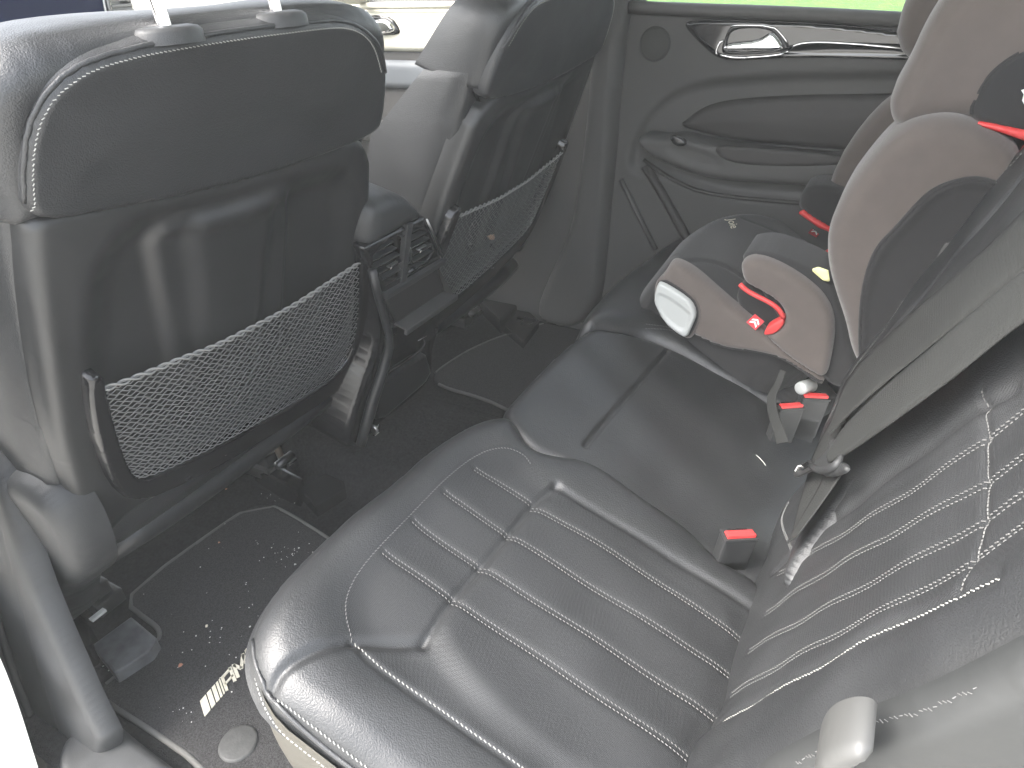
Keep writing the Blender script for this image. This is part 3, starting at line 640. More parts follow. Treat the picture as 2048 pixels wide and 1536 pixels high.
# ================================================================= near door sill and B-pillar foot
sill = thing('door_sill', 'curved black door opening trim and sill with rubber seal and white body edge', 'door sill')
SN = Plane((-1, 0, .25), .79, (0, 1, 0))
s1 = pad('sill_trim', SN, [(-200, 800), (-60, 880), (0, 960), (25, 1040), (52, 1130), (90, 1230), (130, 1320), (165, 1400), (190, 1450), (215, 1500), (190, 1540), (120, 1600), (60, 1760), (-300, 1800), (-500, 1300)], M_SILL, sill, r=.022, off=0, depth=.006, res=.005, grooves=[([(0, 1060), (36, 1200), (78, 1350), (120, 1480)], .0025, .0015)])
SE = Plane((-1, 0, .35), .86, (0, 1, 0))
pts = [SN.ray(*p) for p in [(-40, 1110), (0, 1235), (32, 1340), (70, 1440), (115, 1545), (180, 1680)]]
tube('rubber_seal', [p+np.array([-.004, 0, .0]) for p in pts], .006, M_RUB, sill, 10, it=2)
pad('scuff_plate', Plane((0, 0, 1), .035), [(100, 1500), (170, 1440), (215, 1420), (240, 1450), (330, 1520), (520, 1660), (350, 1800), (150, 1640)], M_SILL, sill, r=.01, off=0, depth=.04, res=.006)
pad('body_edge', SE, [(-120, 1130), (-30, 1290), (12, 1390), (56, 1530), (90, 1640), (60, 1900), (-300, 1900), (-400, 1200)], M_PAINT, sill, r=.006, off=-.0, depth=.004, res=.01)
settle(sill)

nd = thing('front_door', 'unseen dark near door and pillar slabs added to shade the front seat side', 'car door')
box('door_panel', (-.88, 1.48, .60), (.06, 1.15, .60), M_DOORD, nd, bev=.02)  # out of frame slabs, added to keep daylight off the near seat side
box('light_block_post', (-.88, .95, .85), (.07, .34, .94), M_DOORD, nd, bev=.02)
settle(nd)
# ================================================================= far rear door
door = thing('rear_door', 'closed far rear door with gloss black trim, chrome handle and padded armrest', 'car door')
dp_out = [(1262, -4), (1240, 40), (1215, 200), (1210, 350), (1240, 352), (1262, 400), (1318, 500), (1400, 640), (1500, 700), (2000, 700), (.74, -.25, .5), (.74, -.25, .86), (1900, 34), (1830, 31), (1600, 21), (1290, 14)]
pad('door_panel', DR, [(.74, .60, .868), (1275, 13), (1400, 17), (1600, 22), (1830, 33), (.74, -.28, .85), (.74, -.28, -.02), (.74, .72, -.02), (.74, .68, .4), (1208, 350), (1222, 180), (1248, 20)], M_DOOR, door, r=.014, off=0, depth=.04, res=.008,
    bumps=[([(1252, 345), (1275, 260), (1330, 195), (1400, 168), (1500, 158), (1700, 150), (2100, 152), (2100, 420), (1800, 410), (1560, 400), (1450, 390), (1330, 350)], -.014, .012)])
o = pad('armrest', DR, [(1284, 272), (1300, 262), (1340, 268), (1375, 262), (1440, 282), (1600, 300), (1900, 325), (1900, 385), (1700, 368), (1560, 358), (1440, 352), (1360, 328), (1300, 300)], M_DOOR, door, r=.018, off=.055, depth=.07, res=.006, bumps=[([(1350, 275), (1420, 290), (1460, 320), (1440, 330), (1350, 300)], -.004, .006)])
stitch(o, [[(1300, 306), (1365, 334), (1440, 350), (1560, 358), (1800, 372)], [(1380, 270), (1440, 288), (1600, 306), (1800, 320)]], offs=(0,), pitch=.006, wd=.0012, m=M_DOORD)
s_ = pad('window_switch', Plane((-1, 0, 0), -.680, (0, 1, 0)), [(1338, 274), (1352, 270), (1372, 280), (1372, 292), (1350, 292)], M_GLOSS, o, r=.003, off=.004, depth=.008, res=.003, it=1)
pad('upholstered_insert', DR, [(1356, 252), (1372, 240), (1400, 218), (1440, 204), (1500, 197), (1600, 191), (1900, 188), (1900, 318), (1760, 308), (1600, 292), (1480, 284), (1410, 268)], M_DOORD, door, r=.010, off=.004, depth=.03, res=.006, puff=.006, puffw=.05)
pad('pull_recess', Plane((-1, 0, 0), -.682, (0, 1, 0)), [(1420, 290), (1500, 296), (1630, 306), (1700, 316), (1700, 330), (1560, 334), (1450, 326)], M_DOORD, door, r=.002, off=.0, depth=.01, res=.005)
# window-line rail, black trim, chrome strip, handle
tube('window_rail', [DR.ray(u, v)+np.array([-.008, 0, .0]) for u, v in ((1262, 14), (1400, 20), (1600, 27), (1830, 40), (2000, 50))], .014, M_DOOR, door, 12, it=2)
tr = pad('gloss_trim', DR, [(1372, 52), (1376, 42), (1400, 38), (1600, 42), (1760, 56), (1900, 78), (1900, 122), (1700, 115), (1580, 114), (1480, 120), (1440, 118), (1408, 92), (1385, 68)], M_PIANO, door, r=.006, off=.014, depth=.02, res=.004, bumps=[([(1560, 96), (1700, 88), (1900, 100), (1900, 118), (1700, 112), (1580, 112)], -.006, .006)])
cord('trim_edge', tr, [(1374, 50), (1378, 43), (1400, 39), (1600, 43), (1760, 57), (1880, 75)], .0012, M_GLOSS, tr, eps=.0)
cord('chrome_strip', tr, [(1438, 107), (1434, 104), (1442, 84), (1450, 80)], .0028, M_CHROME, tr, eps=.001, step=.004)
cord('chrome_strip', tr, [(1444, 108), (1470, 114), (1520, 112), (1560, 108), (1575, 104), (1584, 96), (1592, 88), (1620, 83), (1660, 83), (1740, 88), (1840, 99), (1900, 106)], .0026, M_CHROME, tr, eps=.001, step=.004)
bz = pad('handle_recess', DR, [(1450, 82), (1462, 52), (1474, 48), (1548, 50), (1566, 68), (1582, 90), (1580, 98), (1560, 103), (1500, 108), (1454, 108), (1446, 100)], M_GLOSS, door, r=.004, off=.019, depth=.02, res=.003, it=1, bumps=[([(1458, 82), (1468, 56), (1546, 56), (1572, 92), (1556, 98), (1460, 102)], -.012, .006)])
pad('door_handle', DR, [(1449, 97), (1456, 86), (1480, 82), (1516, 79), (1534, 70), (1546, 61), (1556, 68), (1573, 94), (1560, 99), (1500, 98), (1460, 99)], M_CHROME, door, r=.006, off=.030, depth=.014, res=.0025, it=2)
cord('recess_rim', bz, [(1466, 52), (1476, 49), (1548, 51), (1566, 68), (1581, 90)], .0015, M_CHROME, bz, eps=.0005, it=1)
# tweeter
def disc(name, cen, rad, h, m, parent, n=40, rim=.0):
    V, F = [], []; prof = [(0, h*.6), (rad*.8, h*.75), (rad*.93, h), (rad, h*.5), (rad*1.03, 0)]
    for rr, hh in prof:
        for k in range(n): a = 2*math.pi*k/n; V.append(cen+np.array([-hh, math.cos(a)*rr, math.sin(a)*rr]))
    for i in range(len(prof)-1):
        for k in range(n): F.append((i*n+k, (i+1)*n+k, (i+1)*n+(k+1) % n, i*n+(k+1) % n))
    return new(name, V, F, m, parent)
disc('speaker_grille', DR.ray(1310, 88), .036, .006, mat('speaker_grille', (.045, .045, .043), .7, bump=[('perf', 900, 1, .001)]), door)
# lower trim strips
tube('lower_trim', [DR.ray(u, v)+np.array([-.006, 0, 0]) for u, v in ((1292, 330), (1325, 385), (1368, 462), (1410, 540))], .012, M_DOORD, door, 10)
tube('lower_trim', [DR.ray(u, v)+np.array([-.004, 0, 0]) for u, v in ((1243, 358), (1275, 425), (1312, 498))], .007, M_DOOR, door, 10)
tube('pocket_lip', [DR.ray(u, v)+np.array([-.01, 0, 0]) for u, v in ((1290, 318), (1350, 360), (1420, 388), (1600, 404), (1700, 410))], .005, M_DOORD, door, 8, it=2)
# pane and frame
new('window', [(.765, .66, .86), (.765, -.32, .84), (.68, -.30, 1.22), (.68, .60, 1.24)], [(0, 1, 2, 3)], M_GLASS, door, False)
tube('window_frame', [(.755, -.03, .80), (.75, -.05, .90), (.70, -.12, 1.24)], .02, M_DOOR, door, 10, it=1)
settle(door)
# B-pillar
PB = Plane((-1, 0, 0), -.70, (0, 1, 0))
bp_ = pad('door_pillar', PB, [(.7, .80, 1.28), (.7, .60, 1.28), (1262, -30), (1248, 40), (1232, 180), (1222, 330), (1212, 420), (1205, 520), (1196, 600), (1180, 640), (1130, 665), (1060, 640), (1090, 560), (1130, 480), (1150, 380), (1170, 200), (1180, 0)], M_DOOR, None, r=.03, off=0, depth=.10, res=.008, grooves=[([(1238, 0), (1222, 180), (1214, 340), (1204, 460), (1196, 580)], .005, .006), ([(1255, 0), (1235, 180), (1222, 330)], .004, .004)])
tag(bp_, 'grey upright door pillar between the far front seat and the far rear door', 'pillar')
# far front door
fd = thing('front_door', 'bright far front door with pale trim and chrome handle, seen between the two seats', 'car door')
DF = Plane((-1, 0, 0), -.74, (0, 1, 0))
pad('door_panel', DF, [(.74, .66, .89), (.74, 1.62, .89), (.74, 1.62, -.02), (.74, .66, -.02)], M_DOOR, fd, r=.01, off=0, depth=.03, res=.012, it=0)
pad('pale_trim', DF, [(.74, .8, .868), (.74, 1.6, .868), (.74, 1.6, .76), (.74, 1.3, .765), (.74, .8, .77)], M_CREAM, fd, r=.008, off=.012, depth=.02, res=.01, it=0)
tube('trim_ledge', [(.72, .75, .878), (.72, 1.6, .878)], .008, M_CREAM, fd, 8)
pad('handle_recess', DF, [(728, 68), (738, 32), (760, 28), (790, 34), (806, 58), (804, 68), (770, 70)], M_GLOSS, fd, r=.004, off=.018, depth=.01, res=.004, it=1)
pad('door_handle', DF, [(740, 66), (745, 46), (770, 34), (790, 42), (802, 62), (770, 67)], M_CHROME, fd, r=.008, off=.028, depth=.01, res=.003)
pad('upper_pad', DF, [(.74, .8, .745), (.74, 1.6, .745), (.74, 1.6, .66), (.74, .8, .67)], mat('blue_grey_vinyl', (.10, .11, .12), .6), fd, r=.02, off=.015, depth=.03, res=.01, it=1)
pad('armrest', DF, [(.74, .85, .56), (.74, 1.5, .585), (.74, 1.5, .52), (.74, .85, .50)], M_DOOR, fd, r=.02, off=.06, depth=.07, res=.01, it=1)
new('window', [(.765, .70, .88), (.765, 1.75, .88), (.68, 1.3, 1.24), (.68, .7, 1.24)], [(0, 1, 2, 3)], M_GLASS, fd, False)
settle(fd)
# ================================================================= dashboard
dash = thing('dashboard', 'dashboard with a dark blue touch screen, slatted air vent and pale trim', 'dashboard')
PD = Plane((0, -1, 0), -1.45, (1, 0, 0))
pad('dash_body', Plane((0, -1, -.3), -1.73, (1, 0, 0)), [(-.72, 1.45, .9), (.74, 1.45, .9), (.74, 1.45, .3), (-.72, 1.45, .3)], M_DASHL, dash, r=.04, off=0, depth=.5, res=.03, it=1)
sc = prism('touch_screen', PD, [(-60, -60), (180, -60), (188, 10), (196, 62), (206, 100), (0, 120), (-60, 120)], .02, M_SCREEN, dash, off=.04, bev=.003)
cord('screen_rim', sc, [(172, -60), (182, 6), (196, 70)], .002, M_SATIN, sc, eps=.001, it=0)
vt = pad('vent_frame', PD, [(182, -20), (236, -20), (262, 50), (206, 52), (192, 10)], M_SATIN, dash, r=.006, off=.035, depth=.04, res=.005, it=0, bumps=[([(200, -10), (234, -10), (252, 44), (212, 46)], -.02, .004)])
A_, B_, C_, D_ = [PD.ray(*p) for p in ((192, -14), (234, -14), (256, 46), (212, 48))]
merge('vent_slats', [boxm((A_*(1-t)+D_*t+B_*(1-t)+C_*t)/2+np.array([0, -.026, 0]), (np.linalg.norm(B_-A_)*1.02, .02, .005), None, .001) for t in np.linspace(.05, .95, 6)], mat('pale_slat', (.35, .34, .32), .4), vt, False)
tube('dash_ledge', [(.1, 1.40, .90), (.45, 1.38, .905), (.74, 1.36, .90)], .018, M_CREAM, dash, 12, it=2)
settle(dash)
# ================================================================= rear face of the centre console
con = thing('centre_console', 'centre console end between the front seats with air vents and open tray', 'console')
PC = Plane((0, -1, -.25), -.865, (1, 0, 0))
pad('console_body', PC, [(722, 480), (735, 455), (790, 420), (834, 420), (858, 460), (874, 512), (890, 560), (893, 590), (884, 650), (866, 700), (868, 760), (800, 820), (736, 868), (704, 904), (690, 884), (716, 800), (752, 700), (756, 620), (745, 560)], M_GLOSS, con, r=.012, off=0, depth=.34, res=.006, taper=0,
    bumps=[([(775, 660), (885, 600), (880, 650), (850, 690), (862, 740), (760, 830), (745, 840), (768, 740)], -.015, .015)])
# top armrest lid
lid = pad('console_lid', PC, [(722, 500), (726, 430), (745, 398), (790, 388), (822, 398), (846, 430), (834, 440), (800, 455), (740, 492)], M_PLAST, con, r=.03, off=.016, depth=.34, res=.005)
V = []
vq = [PC.q(p) for p in ((716, 496), (839, 434), (872, 512), (757, 578))]
def vp(u, v, h=0): a = (1-v)*((1-u)*vq[0]+u*vq[1])+v*((1-u)*vq[3]+u*vq[2]); return PC.w(a, h)
vf = pad('vent_frame', PC, [(716, 492), (841, 430), (876, 512), (757, 582)], M_GLOSS, con, r=.004, off=.012, depth=.02, res=.003, it=0, bumps=[([(722, 500), (836, 440), (866, 508), (758, 568)], -.016, .003)])
ex = vp(1, .5)-vp(0, .5); exn = ex/np.linalg.norm(ex); ny = PC.n; ez = np.cross(ny, exn); R_ = (exn, ny, -ez)
sl_ = []
for side in ((.05, .43), (.57, .95)):
    for t in np.linspace(.12, .9, 6):
        c_ = vp(sum(side)/2, t, .006); sl_.append(boxm(c_, (np.linalg.norm(vp(side[1], t)-vp(side[0], t)), .012, .0028), R_, .0006))
merge('vent_slats', sl_, M_PLAST, vf, False)
merge('vent_divider', [boxm(vp(.5, .5, .010), (.017, .012, np.linalg.norm(vp(.5, 1)-vp(.5, 0))*.98), R_, .002)], M_PLAST, vf, False)
V, F = [], []
for k in range(25):
    a = math.pi*k/24; 
    for sx in (-1, 1): V.append(vp(.54, .56, .010)+exn*sx*.0025+np.array(R_[2])*math.cos(a)*.018+ny*math.sin(a)*.007)
F = [(2*k, 2*k+2, 2*k+3, 2*k+1) for k in range(24)]
new('thumb_wheel', V, F, M_SATIN, vf)
for side, u0 in ((.26, .18), (.76, .70)):
    box('vent_tab', vp(side, .52 if side < .5 else .5, .014), (.028, .006, .003), M_SATIN, vf, R_, .001)
    box('vent_tab', vp(side-.06, .53, .018), (.005, .006, .005), M_CHROME, vf, R_, .001)
box('vent_bar', (PC.ray(757, 585)+PC.ray(874, 516))/2+ny*.014, (np.linalg.norm(PC.ray(757, 585)-PC.ray(876, 516)), .014, .013), M_PLAST, con, R_, .002)
tube('vent_edge', [PC.ray(u, v)+ny*.014 for u, v in ((841, 434), (858, 470), (874, 512))], .0022, M_SATIN, con, 8)
# open tray
tq = [PC.ray(*p) for p in ((766, 590), (872, 530), (888, 584), (790, 645))]
box('tray_floor', (tq[2]+tq[3])/2+ny*.010, (np.linalg.norm(tq[2]-tq[3])*1.02,   .045, .005), M_DOOR, con, R_, .001)
box('tray_lip', (tq[2]+tq[3])/2+ny*.030+np.array(R_[2])*(-.004 if R_[2][2] > 0 else .004), (np.linalg.norm(tq[2]-tq[3])*1.06, .007, .012), M_DOOR, con, R_, .0015)
new('tray_side', [tq[2]+ny*.03, tq[2]+ny*.002, tq[1]+ny*.002, (tq[1]+tq[2])/2+ny*.016], [(0, 1, 2, 3)], M_DOOR, con, False)
pad('tray_back', PC, [(766, 590), (872, 530), (888, 584), (790, 645)], M_DOORD, con, r=0, off=.002, depth=.002, res=.004, it=0)
# side ribs either side of the panel
tube('side_rib', [PC.ray(u, v)+ny*.012 for u, v in ((733, 535), (744, 580), (757, 625), (768, 665), (768, 690), (755, 740), (735, 800), (722, 850), (712, 885))], [.008, .008, .008, .008, .009, .011, .012, .012, .010], M_SHELL, con, 12)
tube('tray_handle', [PC.ray(u, v)+ny*.006 for u, v in ((768, 745), (800, 725), (848, 690), (842, 670))], .003, M_GLOSS, con, 8, it=1)
pad('lower_bin', PC, [(748, 815), (758, 765), (776, 752), (846, 706), (853, 712), (862, 752), (800, 805), (752, 846)], M_SHELL, con, r=.006, off=.006, depth=.03, res=.004, it=1)
tube('bright_clip', [PC.ray(827, 677)+ny*.012, PC.ray(844, 667)+ny*.012], .0012, M_CHROME, con, 6)
sk = disc('power_socket', PC.ray(733, 853)+np.array([0, -.02, 0]), .011, .006, M_SATIN, con)
pt = PC.ray(739, 858)+ny*.016
box('socket_label', PC.ray(744, 855)+ny*.012, (.022, .003, .020), M_GLOSS, con, R_, .001)
zz = np.array(R_[2]); zz = zz if zz[2] > 0 else -zz
text('lettering', '12V', PC.ray(736, 856)+ny*.0145+zz*.0, exn, zz, .0105, M_WHITE, con, bold=.0002)
box('label_dash', PC.ray(743, 862)+ny*.0145, (.013, .0008, .0016), M_WHITE, con, R_, 0)
settle(con)
# net contents of the far seat
for (u, v, m_, s, lab) in ((975, 470, mat('tan_wrapper', (.5, .32, .2), .5), .010, 'tan wrapped sweet held in the net of the far front seat'), (978, 488, M_CHROME, .010, 'shiny silver wrapper held in the net of the far front seat'), (932, 480, M_CHROME, .008, 'small silver foil scrap held low in the far seat net')):
    P = SBF.ray(u, v)+SBF.n*.012; o = merge('wrapper', [blob(P, s, .7)], m_, None, False); tag(o, lab, 'wrapper')
# ================================================================= child booster seat on the far cushion
bs = thing('child_seat', 'grey and black high backed child booster with red belt guides and white cup holder', 'child seat')
X1 = Plane((-1, 0, 0), -.215, (0, 1, 0)); XM = Plane((-1, 0, 0), -.235, (0, 1, 0)); XF = Plane((-1, 0, 0), -.60, (0, 1, 0))
TP = Plane((0, -.60, 1), .305)
# protector/black plastic foot under it
foot = pad('foot_shell', CU, [(1292, 608), (1296, 585), (1330, 560), (1480, 480), (1760, 560), (1720, 760), (1640, 850), (1560, 800), (1480, 752), (1400, 702), (1345, 668), (1310, 640)], M_BLKF, bs, r=.012, off=.022, depth=.03, res=.006)
# cushion core (black) and near side (grey)
core = pad('seat_pad', TP, [(1345, 528), (1348, 500), (1378, 465), (1432, 432), (1490, 421), (1552, 434), (1600, 472), (1660, 520), (1720, 560), (1700, 690), (1640, 720), (1577, 700), (1531, 664), (1498, 640), (1465, 614), (1432, 585), (1382, 542)], M_BLKF, bs, r=.018, off=.004, depth=.10, res=.005,
           grooves=[([(1350, 530), (1400, 525), (1450, 545), (1520, 600)], .003, .004), ([(1480, 440), (1560, 480), (1640, 540)], .003, .003)], puff=.012, puffw=.12)
base = pad('side_cover', X1, [(1336, 536), (1343, 520), (1382, 537), (1432, 581), (1465, 610), (1498, 635), (1531, 660), (1580, 704), (1620, 735), (1653, 757), (1640, 770), (1600, 735), (1545, 706), (1448, 694), (1400, 674), (1366, 655), (1330, 620), (1314, 590), (1322, 552)], M_GREYF, bs, r=.014, off=.012, depth=.02, res=.004)
cord('hem', base, [(1316, 592), (1332, 620), (1368, 655), (1402, 674), (1450, 692), (1545, 704), (1600, 733), (1650, 765)], .0035, M_BLKF, base, eps=0)
# cup holder insert
chl = [(1323, 557), (1331, 556), (1344, 562), (1382, 586), (1396, 604), (1399, 622), (1392, 640), (1380, 666), (1360, 655), (1338, 636), (1320, 604), (1316, 588)]
pad('holder_rim', X1, [(1314, 560), (1326, 548), (1346, 553), (1388, 580), (1404, 602), (1408, 625), (1400, 650), (1384, 676), (1358, 662), (1328, 636), (1312, 600)], M_GREYF, bs, r=.006, off=.016, depth=.03, res=.003)
pad('holder_shadow_liner', X1, [(1318, 562), (1328, 552), (1346, 557), (1386, 584), (1400, 604), (1403, 625), (1395, 648), (1382, 670), (1358, 657), (1330, 630), (1315, 600)], M_BLKF, bs, r=.002, off=.018, depth=.01, res=.003).name = 'holder_shade_ring'  # black ring drawn in as the shade round the cup holder
hw = pad('cup_holder', X1, chl, M_WHITEP, bs, r=.004, off=.028, depth=.02, res=.0025, it=1, bumps=[([(1322, 575), (1345, 583), (1384, 612), (1390, 622), (1378, 655), (1340, 628), (1320, 598)], -.003, .004)])
# near armrest + side (grey), black back edge behind
blackarm = pad('armrest_edge', XM, [(1486, 521), (1486, 508), (1498, 502), (1531, 500), (1573, 512), (1622, 533), (1664, 558), (1684, 600), (1697, 645), (1713, 700), (1722, 728), (1712, 760), (1692, 772), (1665, 768), (1640, 750), (1600, 690), (1560, 640)], M_BLKF, bs, r=.016, off=.016, depth=.10, res=.004)
arm = pad('armrest_cover', X1, [(1485, 540), (1484, 524), (1492, 515), (1508, 512), (1531, 514), (1573, 531), (1614, 556), (1647, 585), (1668, 622), (1671, 662), (1665, 703), (1653, 756), (1614, 733), (1577, 708), (1545, 680), (1528, 662), (1545, 660), (1566, 650), (1575, 632), (1566, 608), (1545, 590), (1515, 574), (1492, 562)], M_GREYF, bs, r=.016, off=.020, depth=.02, res=.004)
blackfill = pad('belt_guide', XM, [(1484, 560), (1515, 575), (1545, 591), (1566, 610), (1572, 634), (1556, 652), (1528, 664), (1500, 640), (1470, 600)], M_BLKF, bs, r=.004, off=.004, depth=.03, res=.004)
tube('red_guide', [X1.ray(u, v)+X1.n*.017 for u, v in ((1484, 561), (1496, 573), (1516, 584), (1545, 598), (1562, 611), (1571, 628))], .0045, M_REDP, bs, 8, it=2)
pad('red_guide', X1, [(1530, 663), (1535, 650), (1546, 642), (1562, 634), (1571, 626), (1572, 640), (1564, 652), (1552, 661), (1538, 664)], M_REDP, bs, r=.003, off=.016, depth=.02, res=.002, it=1)
# far armrest
fa = pad('armrest_cover', XF, [(1600, 416), (1602, 390), (1612, 372), (1630, 365), (1665, 365), (1700, 378), (1720, 480), (1700, 500), (1660, 450)], M_BLKF, bs, r=.015, off=.03, depth=.08, res=.005)
pad('red_guide', XF, [(1601, 418), (1612, 413), (1632, 428), (1665, 446), (1665, 456), (1640, 446)], M_REDP, bs, r=.003, off=.034, depth=.012, res=.003, it=0)
pad('red_guide', XF, [(1637, 512), (1642, 502), (1662, 490), (1668, 505), (1648, 516)], M_REDP, bs, r=.002, off=.03, depth=.01, res=.003, it=0)
# woven labels with chevrons
def label(uvc, ang):
    pl = INFO[core.name][0] if uvc[0] > 1600 else X1
def chev(name, pl, quad, off):
    Q = [pl.q(p) for p in quad]; o = prism(name, pl, quad, .0012, M_RED, bs, off=off, bev=0)
    def b(u, v): return tuple(pl.w((1-v)*((1-u)*Q[0]+u*Q[1])+v*((1-u)*Q[3]+u*Q[2])))
    pl_ = []
    for s in (.0, .28):
        pl_ += [[b(.15, .40+s), b(.5, .16+s), b(.5, .32+s), b(.15, .56+s)], [b(.5, .16+s), b(.85, .40+s), b(.85, .56+s), b(.5, .32+s)]]
    polys('chevron_mark', pl, pl_, M_WHITE, o, h=off+.0008, th=.0006)
chev('woven_label', X1, [(1513, 622), (1532, 637), (1514, 654), (1496, 638)], .014)
chev('woven_label', TP, [(1612, 469), (1628, 478), (1616, 492), (1600, 483)], .028)
# yellow tag
pad('care_tag', XM, [(1625, 530), (1640, 525), (1660, 532), (1663, 554), (1650, 552), (1636, 540)], M_YEL, bs, r=0, off=.022, depth=.002, res=.003, it=0)
# logo stitched on the front of the pad
tp_, bv_, _ = INFO[core.name]; a0 = TP.ray(1463, 438); a1 = TP.ray(1467, 458)
exx = a1-a0; eyy = TP.ray(1475, 444)-TP.ray(1455, 447)
hit, hn = drop(core, TP.q((1459, 439)), .001)
hn = hn/np.linalg.norm(hn); exx = exx-hn*(exx@hn); eyy = eyy-hn*(eyy@hn)
lg = text('logo', 'Joie', (0, 0, 0), (1, 0, 0), (0, 1, 0), 1., M_EMB, bs, bold=.0)
for v_ in lg.data.vertices:
    pu = 1451+v_.co.x*4+v_.co.y*23; pv = 443+v_.co.x*14-v_.co.y*3
    q_, n_ = drop(core, TP.q((pu, pv)), .0012+.0005*(v_.co.z > 0))
    if q_ is not None: v_.co = Vector(q_)
# backrest: near wing, inner slab, far wing
wing = pad('backrest_wing', X1, [(1658, 446), (1692, 375), (1725, 329), (1762, 285), (1792, 257), (1825, 238), (1883, 226), (1933, 232), (1992, 262), (2048, 305), (.222, -.19, .66), (1960, 560), (1860, 660), (1730, 760), (1716, 726), (1702, 695), (1692, 645), (1675, 595), (1660, 545), (1654, 500)], M_GREYF, bs, r=.035, off=.030, depth=.09, res=.005)
blk = pad('wing_panel', X1, [(1727, 730), (1723, 670), (1724, 612), (1730, 560), (1742, 512), (1760, 475), (1792, 442), (1842, 385), (1870, 362), (1905, 348), (1945, 340), (1985, 346), (2020, 368), (2048, 400), (1980, 520), (1860, 660), (1760, 740)], M_BLKF, bs, r=.006, off=.042, depth=.03, res=.004, bumps=[([(1735, 700), (1733, 600), (1760, 500), (1850, 400), (1900, 362), (1960, 356), (2010, 390), (1900, 560), (1780, 700)], -.006, .008)])
cord('piping', blk, [(1727, 725), (1724, 670), (1725, 612), (1731, 560), (1743, 512), (1761, 475), (1793, 443), (1843, 386), (1870, 364), (1905, 350), (1945, 342), (1983, 348), (2015, 370)], .0032, M_BLKF, blk, eps=0)
prism('belt_clip', X1, [(1868, 510), (1888, 472), (1896, 468), (1924, 478), (1918, 492), (1890, 522)], .006, M_DOOR, bs, off=.038, it=1, bev=.001)
BKS = Plane((0, 1, .30), .20, (-1, 0, 0))
pad('back_pad', BKS, [(.24, .1, .38), (.60, .1, .38), (.60, 0, .78), (.24, 0, .78)], M_BLKF, bs, r=.02, off=-.02, depth=.07, res=.01, it=1)
pad('backrest_wing', XF, [(.6, .06, .40), (.6, .10, .55), (.6, .04, .70), (.6, -.04, .76), (.6, -.16, .72), (.6, -.10, .40)], M_GREYF, bs, r=.02, off=0, depth=.05, res=.008)
# headrest
XH = Plane((-1, 0, 0), -.250, (0, 1, 0))
hd = pad('headrest', XH, [(1895, -20), (1850, 50), (1817, 125), (1783, 183), (1779, 217), (1787, 244), (1803, 256), (1825, 246), (1883, 235), (1942, 238), (2000, 260), (2060, 290), (.25, -.22, .82), (.25, -.2, 1.02), (.25, -.08, 1.04), (1960, -60)], M_GREYF, bs, r=.035, off=.03, depth=.10, res=.005, grooves=[([(1905, 0), (1850, 120), (1805, 200), (1800, 250)], .003, .004)])
hp = pad('headrest_panel', XH, [(1942, 232), (1941, 208), (1955, 175), (1975, 142), (2008, 112), (2060, 85), (.25, -.2, .9), (2070, 270), (1990, 245)], M_BLKF, bs, r=.008, off=.034, depth=.02, res=.004)
cord('piping', hp, [(1943, 230), (1942, 208), (1956, 176), (1976, 144), (2008, 115), (2048, 92)], .003, M_BLKF, hp, eps=0)
pad('red_belt_hook', XH, [(1950, 234), (1975, 236), (2010, 243), (2060, 252), (2060, 276), (2020, 262), (1985, 250), (1958, 243)], M_REDP, bs, r=.004, off=.040, depth=.02, res=.003)
prism('red_belt_hook', XH, [(2034, 296), (2052, 270), (2060, 275), (2060, 312), (2044, 306)], .01, M_REDP, bs, off=.036, bev=.001)
polys('logo_mark', XH, [[(2038, 172), (2052, 168), (2056, 176), (2050, 182), (2052, 205), (2046, 204), (2040, 192), (2043, 180)]], M_WHITE, bs, h=.036, th=.001)
pad('headrest', Plane((-1, 0, 0), -.58, (0, 1, 0)), [(.58, .03, .78), (.58, .03, .92), (.58, -.03, 1.0), (.58, -.2, 1.0), (.58, -.2, .74)], M_GREYF, bs, r=.03, off=0, depth=.06, res=.008)
settle(bs)
# white knob beside the booster
def cyl(name, a, b, r, m, bev=.15, parent=None, n=32):
    a, b = np.array(a), np.array(b); d = b-a; return tube(name, [a, a+d*.02, b-d*bev, b-d*bev*.3, b], [r*.9, r, r, r*.95, r*.8], m, parent, n)
kp = Plane((-1, 0, 0), -.20, (0, 1, 0)).ray(1607, 780)
kb = cyl('fastener_knob', kp+np.array([.03, -.01, -.004]), kp+np.array([-.004, .006, .004]), .0125, M_WHITEP); tag(kb, 'white round knob of the booster seat just above the far belt buckles', 'knob')
# ================================================================= hanging strap and seat belts
def web(name, pl, left, right, m, parent=None, off=.002, n=60, th=.0014, h0=None, bow=0., across=8):
    A = resample(chaikin(np.array([pl.ray(*p) if len(p) == 2 else np.array(p, float) for p in left]), 3, False), .002); B = resample(chaikin(np.array([pl.ray(*p) if len(p) == 2 else np.array(p, float) for p in right]), 3, False), .002)
    def ev(P, t): k = t*(len(P)-1); i = min(int(k), len(P)-2); return P[i]+(P[i+1]-P[i])*(k-i)
    V, F = [], []; k = across
    for lay in (0, 1):
        for i in range(n+1):
            for j in range(k+1):
                t, s = i/n, j/k; V.append(ev(A, t)*(1-s)+ev(B, t)*s+pl.n*(off+(h0(t, s) if h0 else 0)+bow*math.sin(math.pi*s)-lay*th))
    N = (n+1)*(k+1); w1 = k+1
    for i in range(n):
        for j in range(k):
            a = i*w1+j; F.append((a, a+1, a+w1+1, a+w1)); F.append((N+a, N+a+w1, N+a+w1+1, N+a+1))
        for j in (0, k):
            a = i*w1+j; q = (a, a+w1, N+a+w1, N+a); F.append(q if j == 0 else q[::-1])
    for i in (0, n):
        for j in range(k): a = i*w1+j; F.append((a, N+a, N+a+1, a+1) if i == 0 else (a, a+1, N+a+1, N+a))
    return new(name, V, F, m, parent)
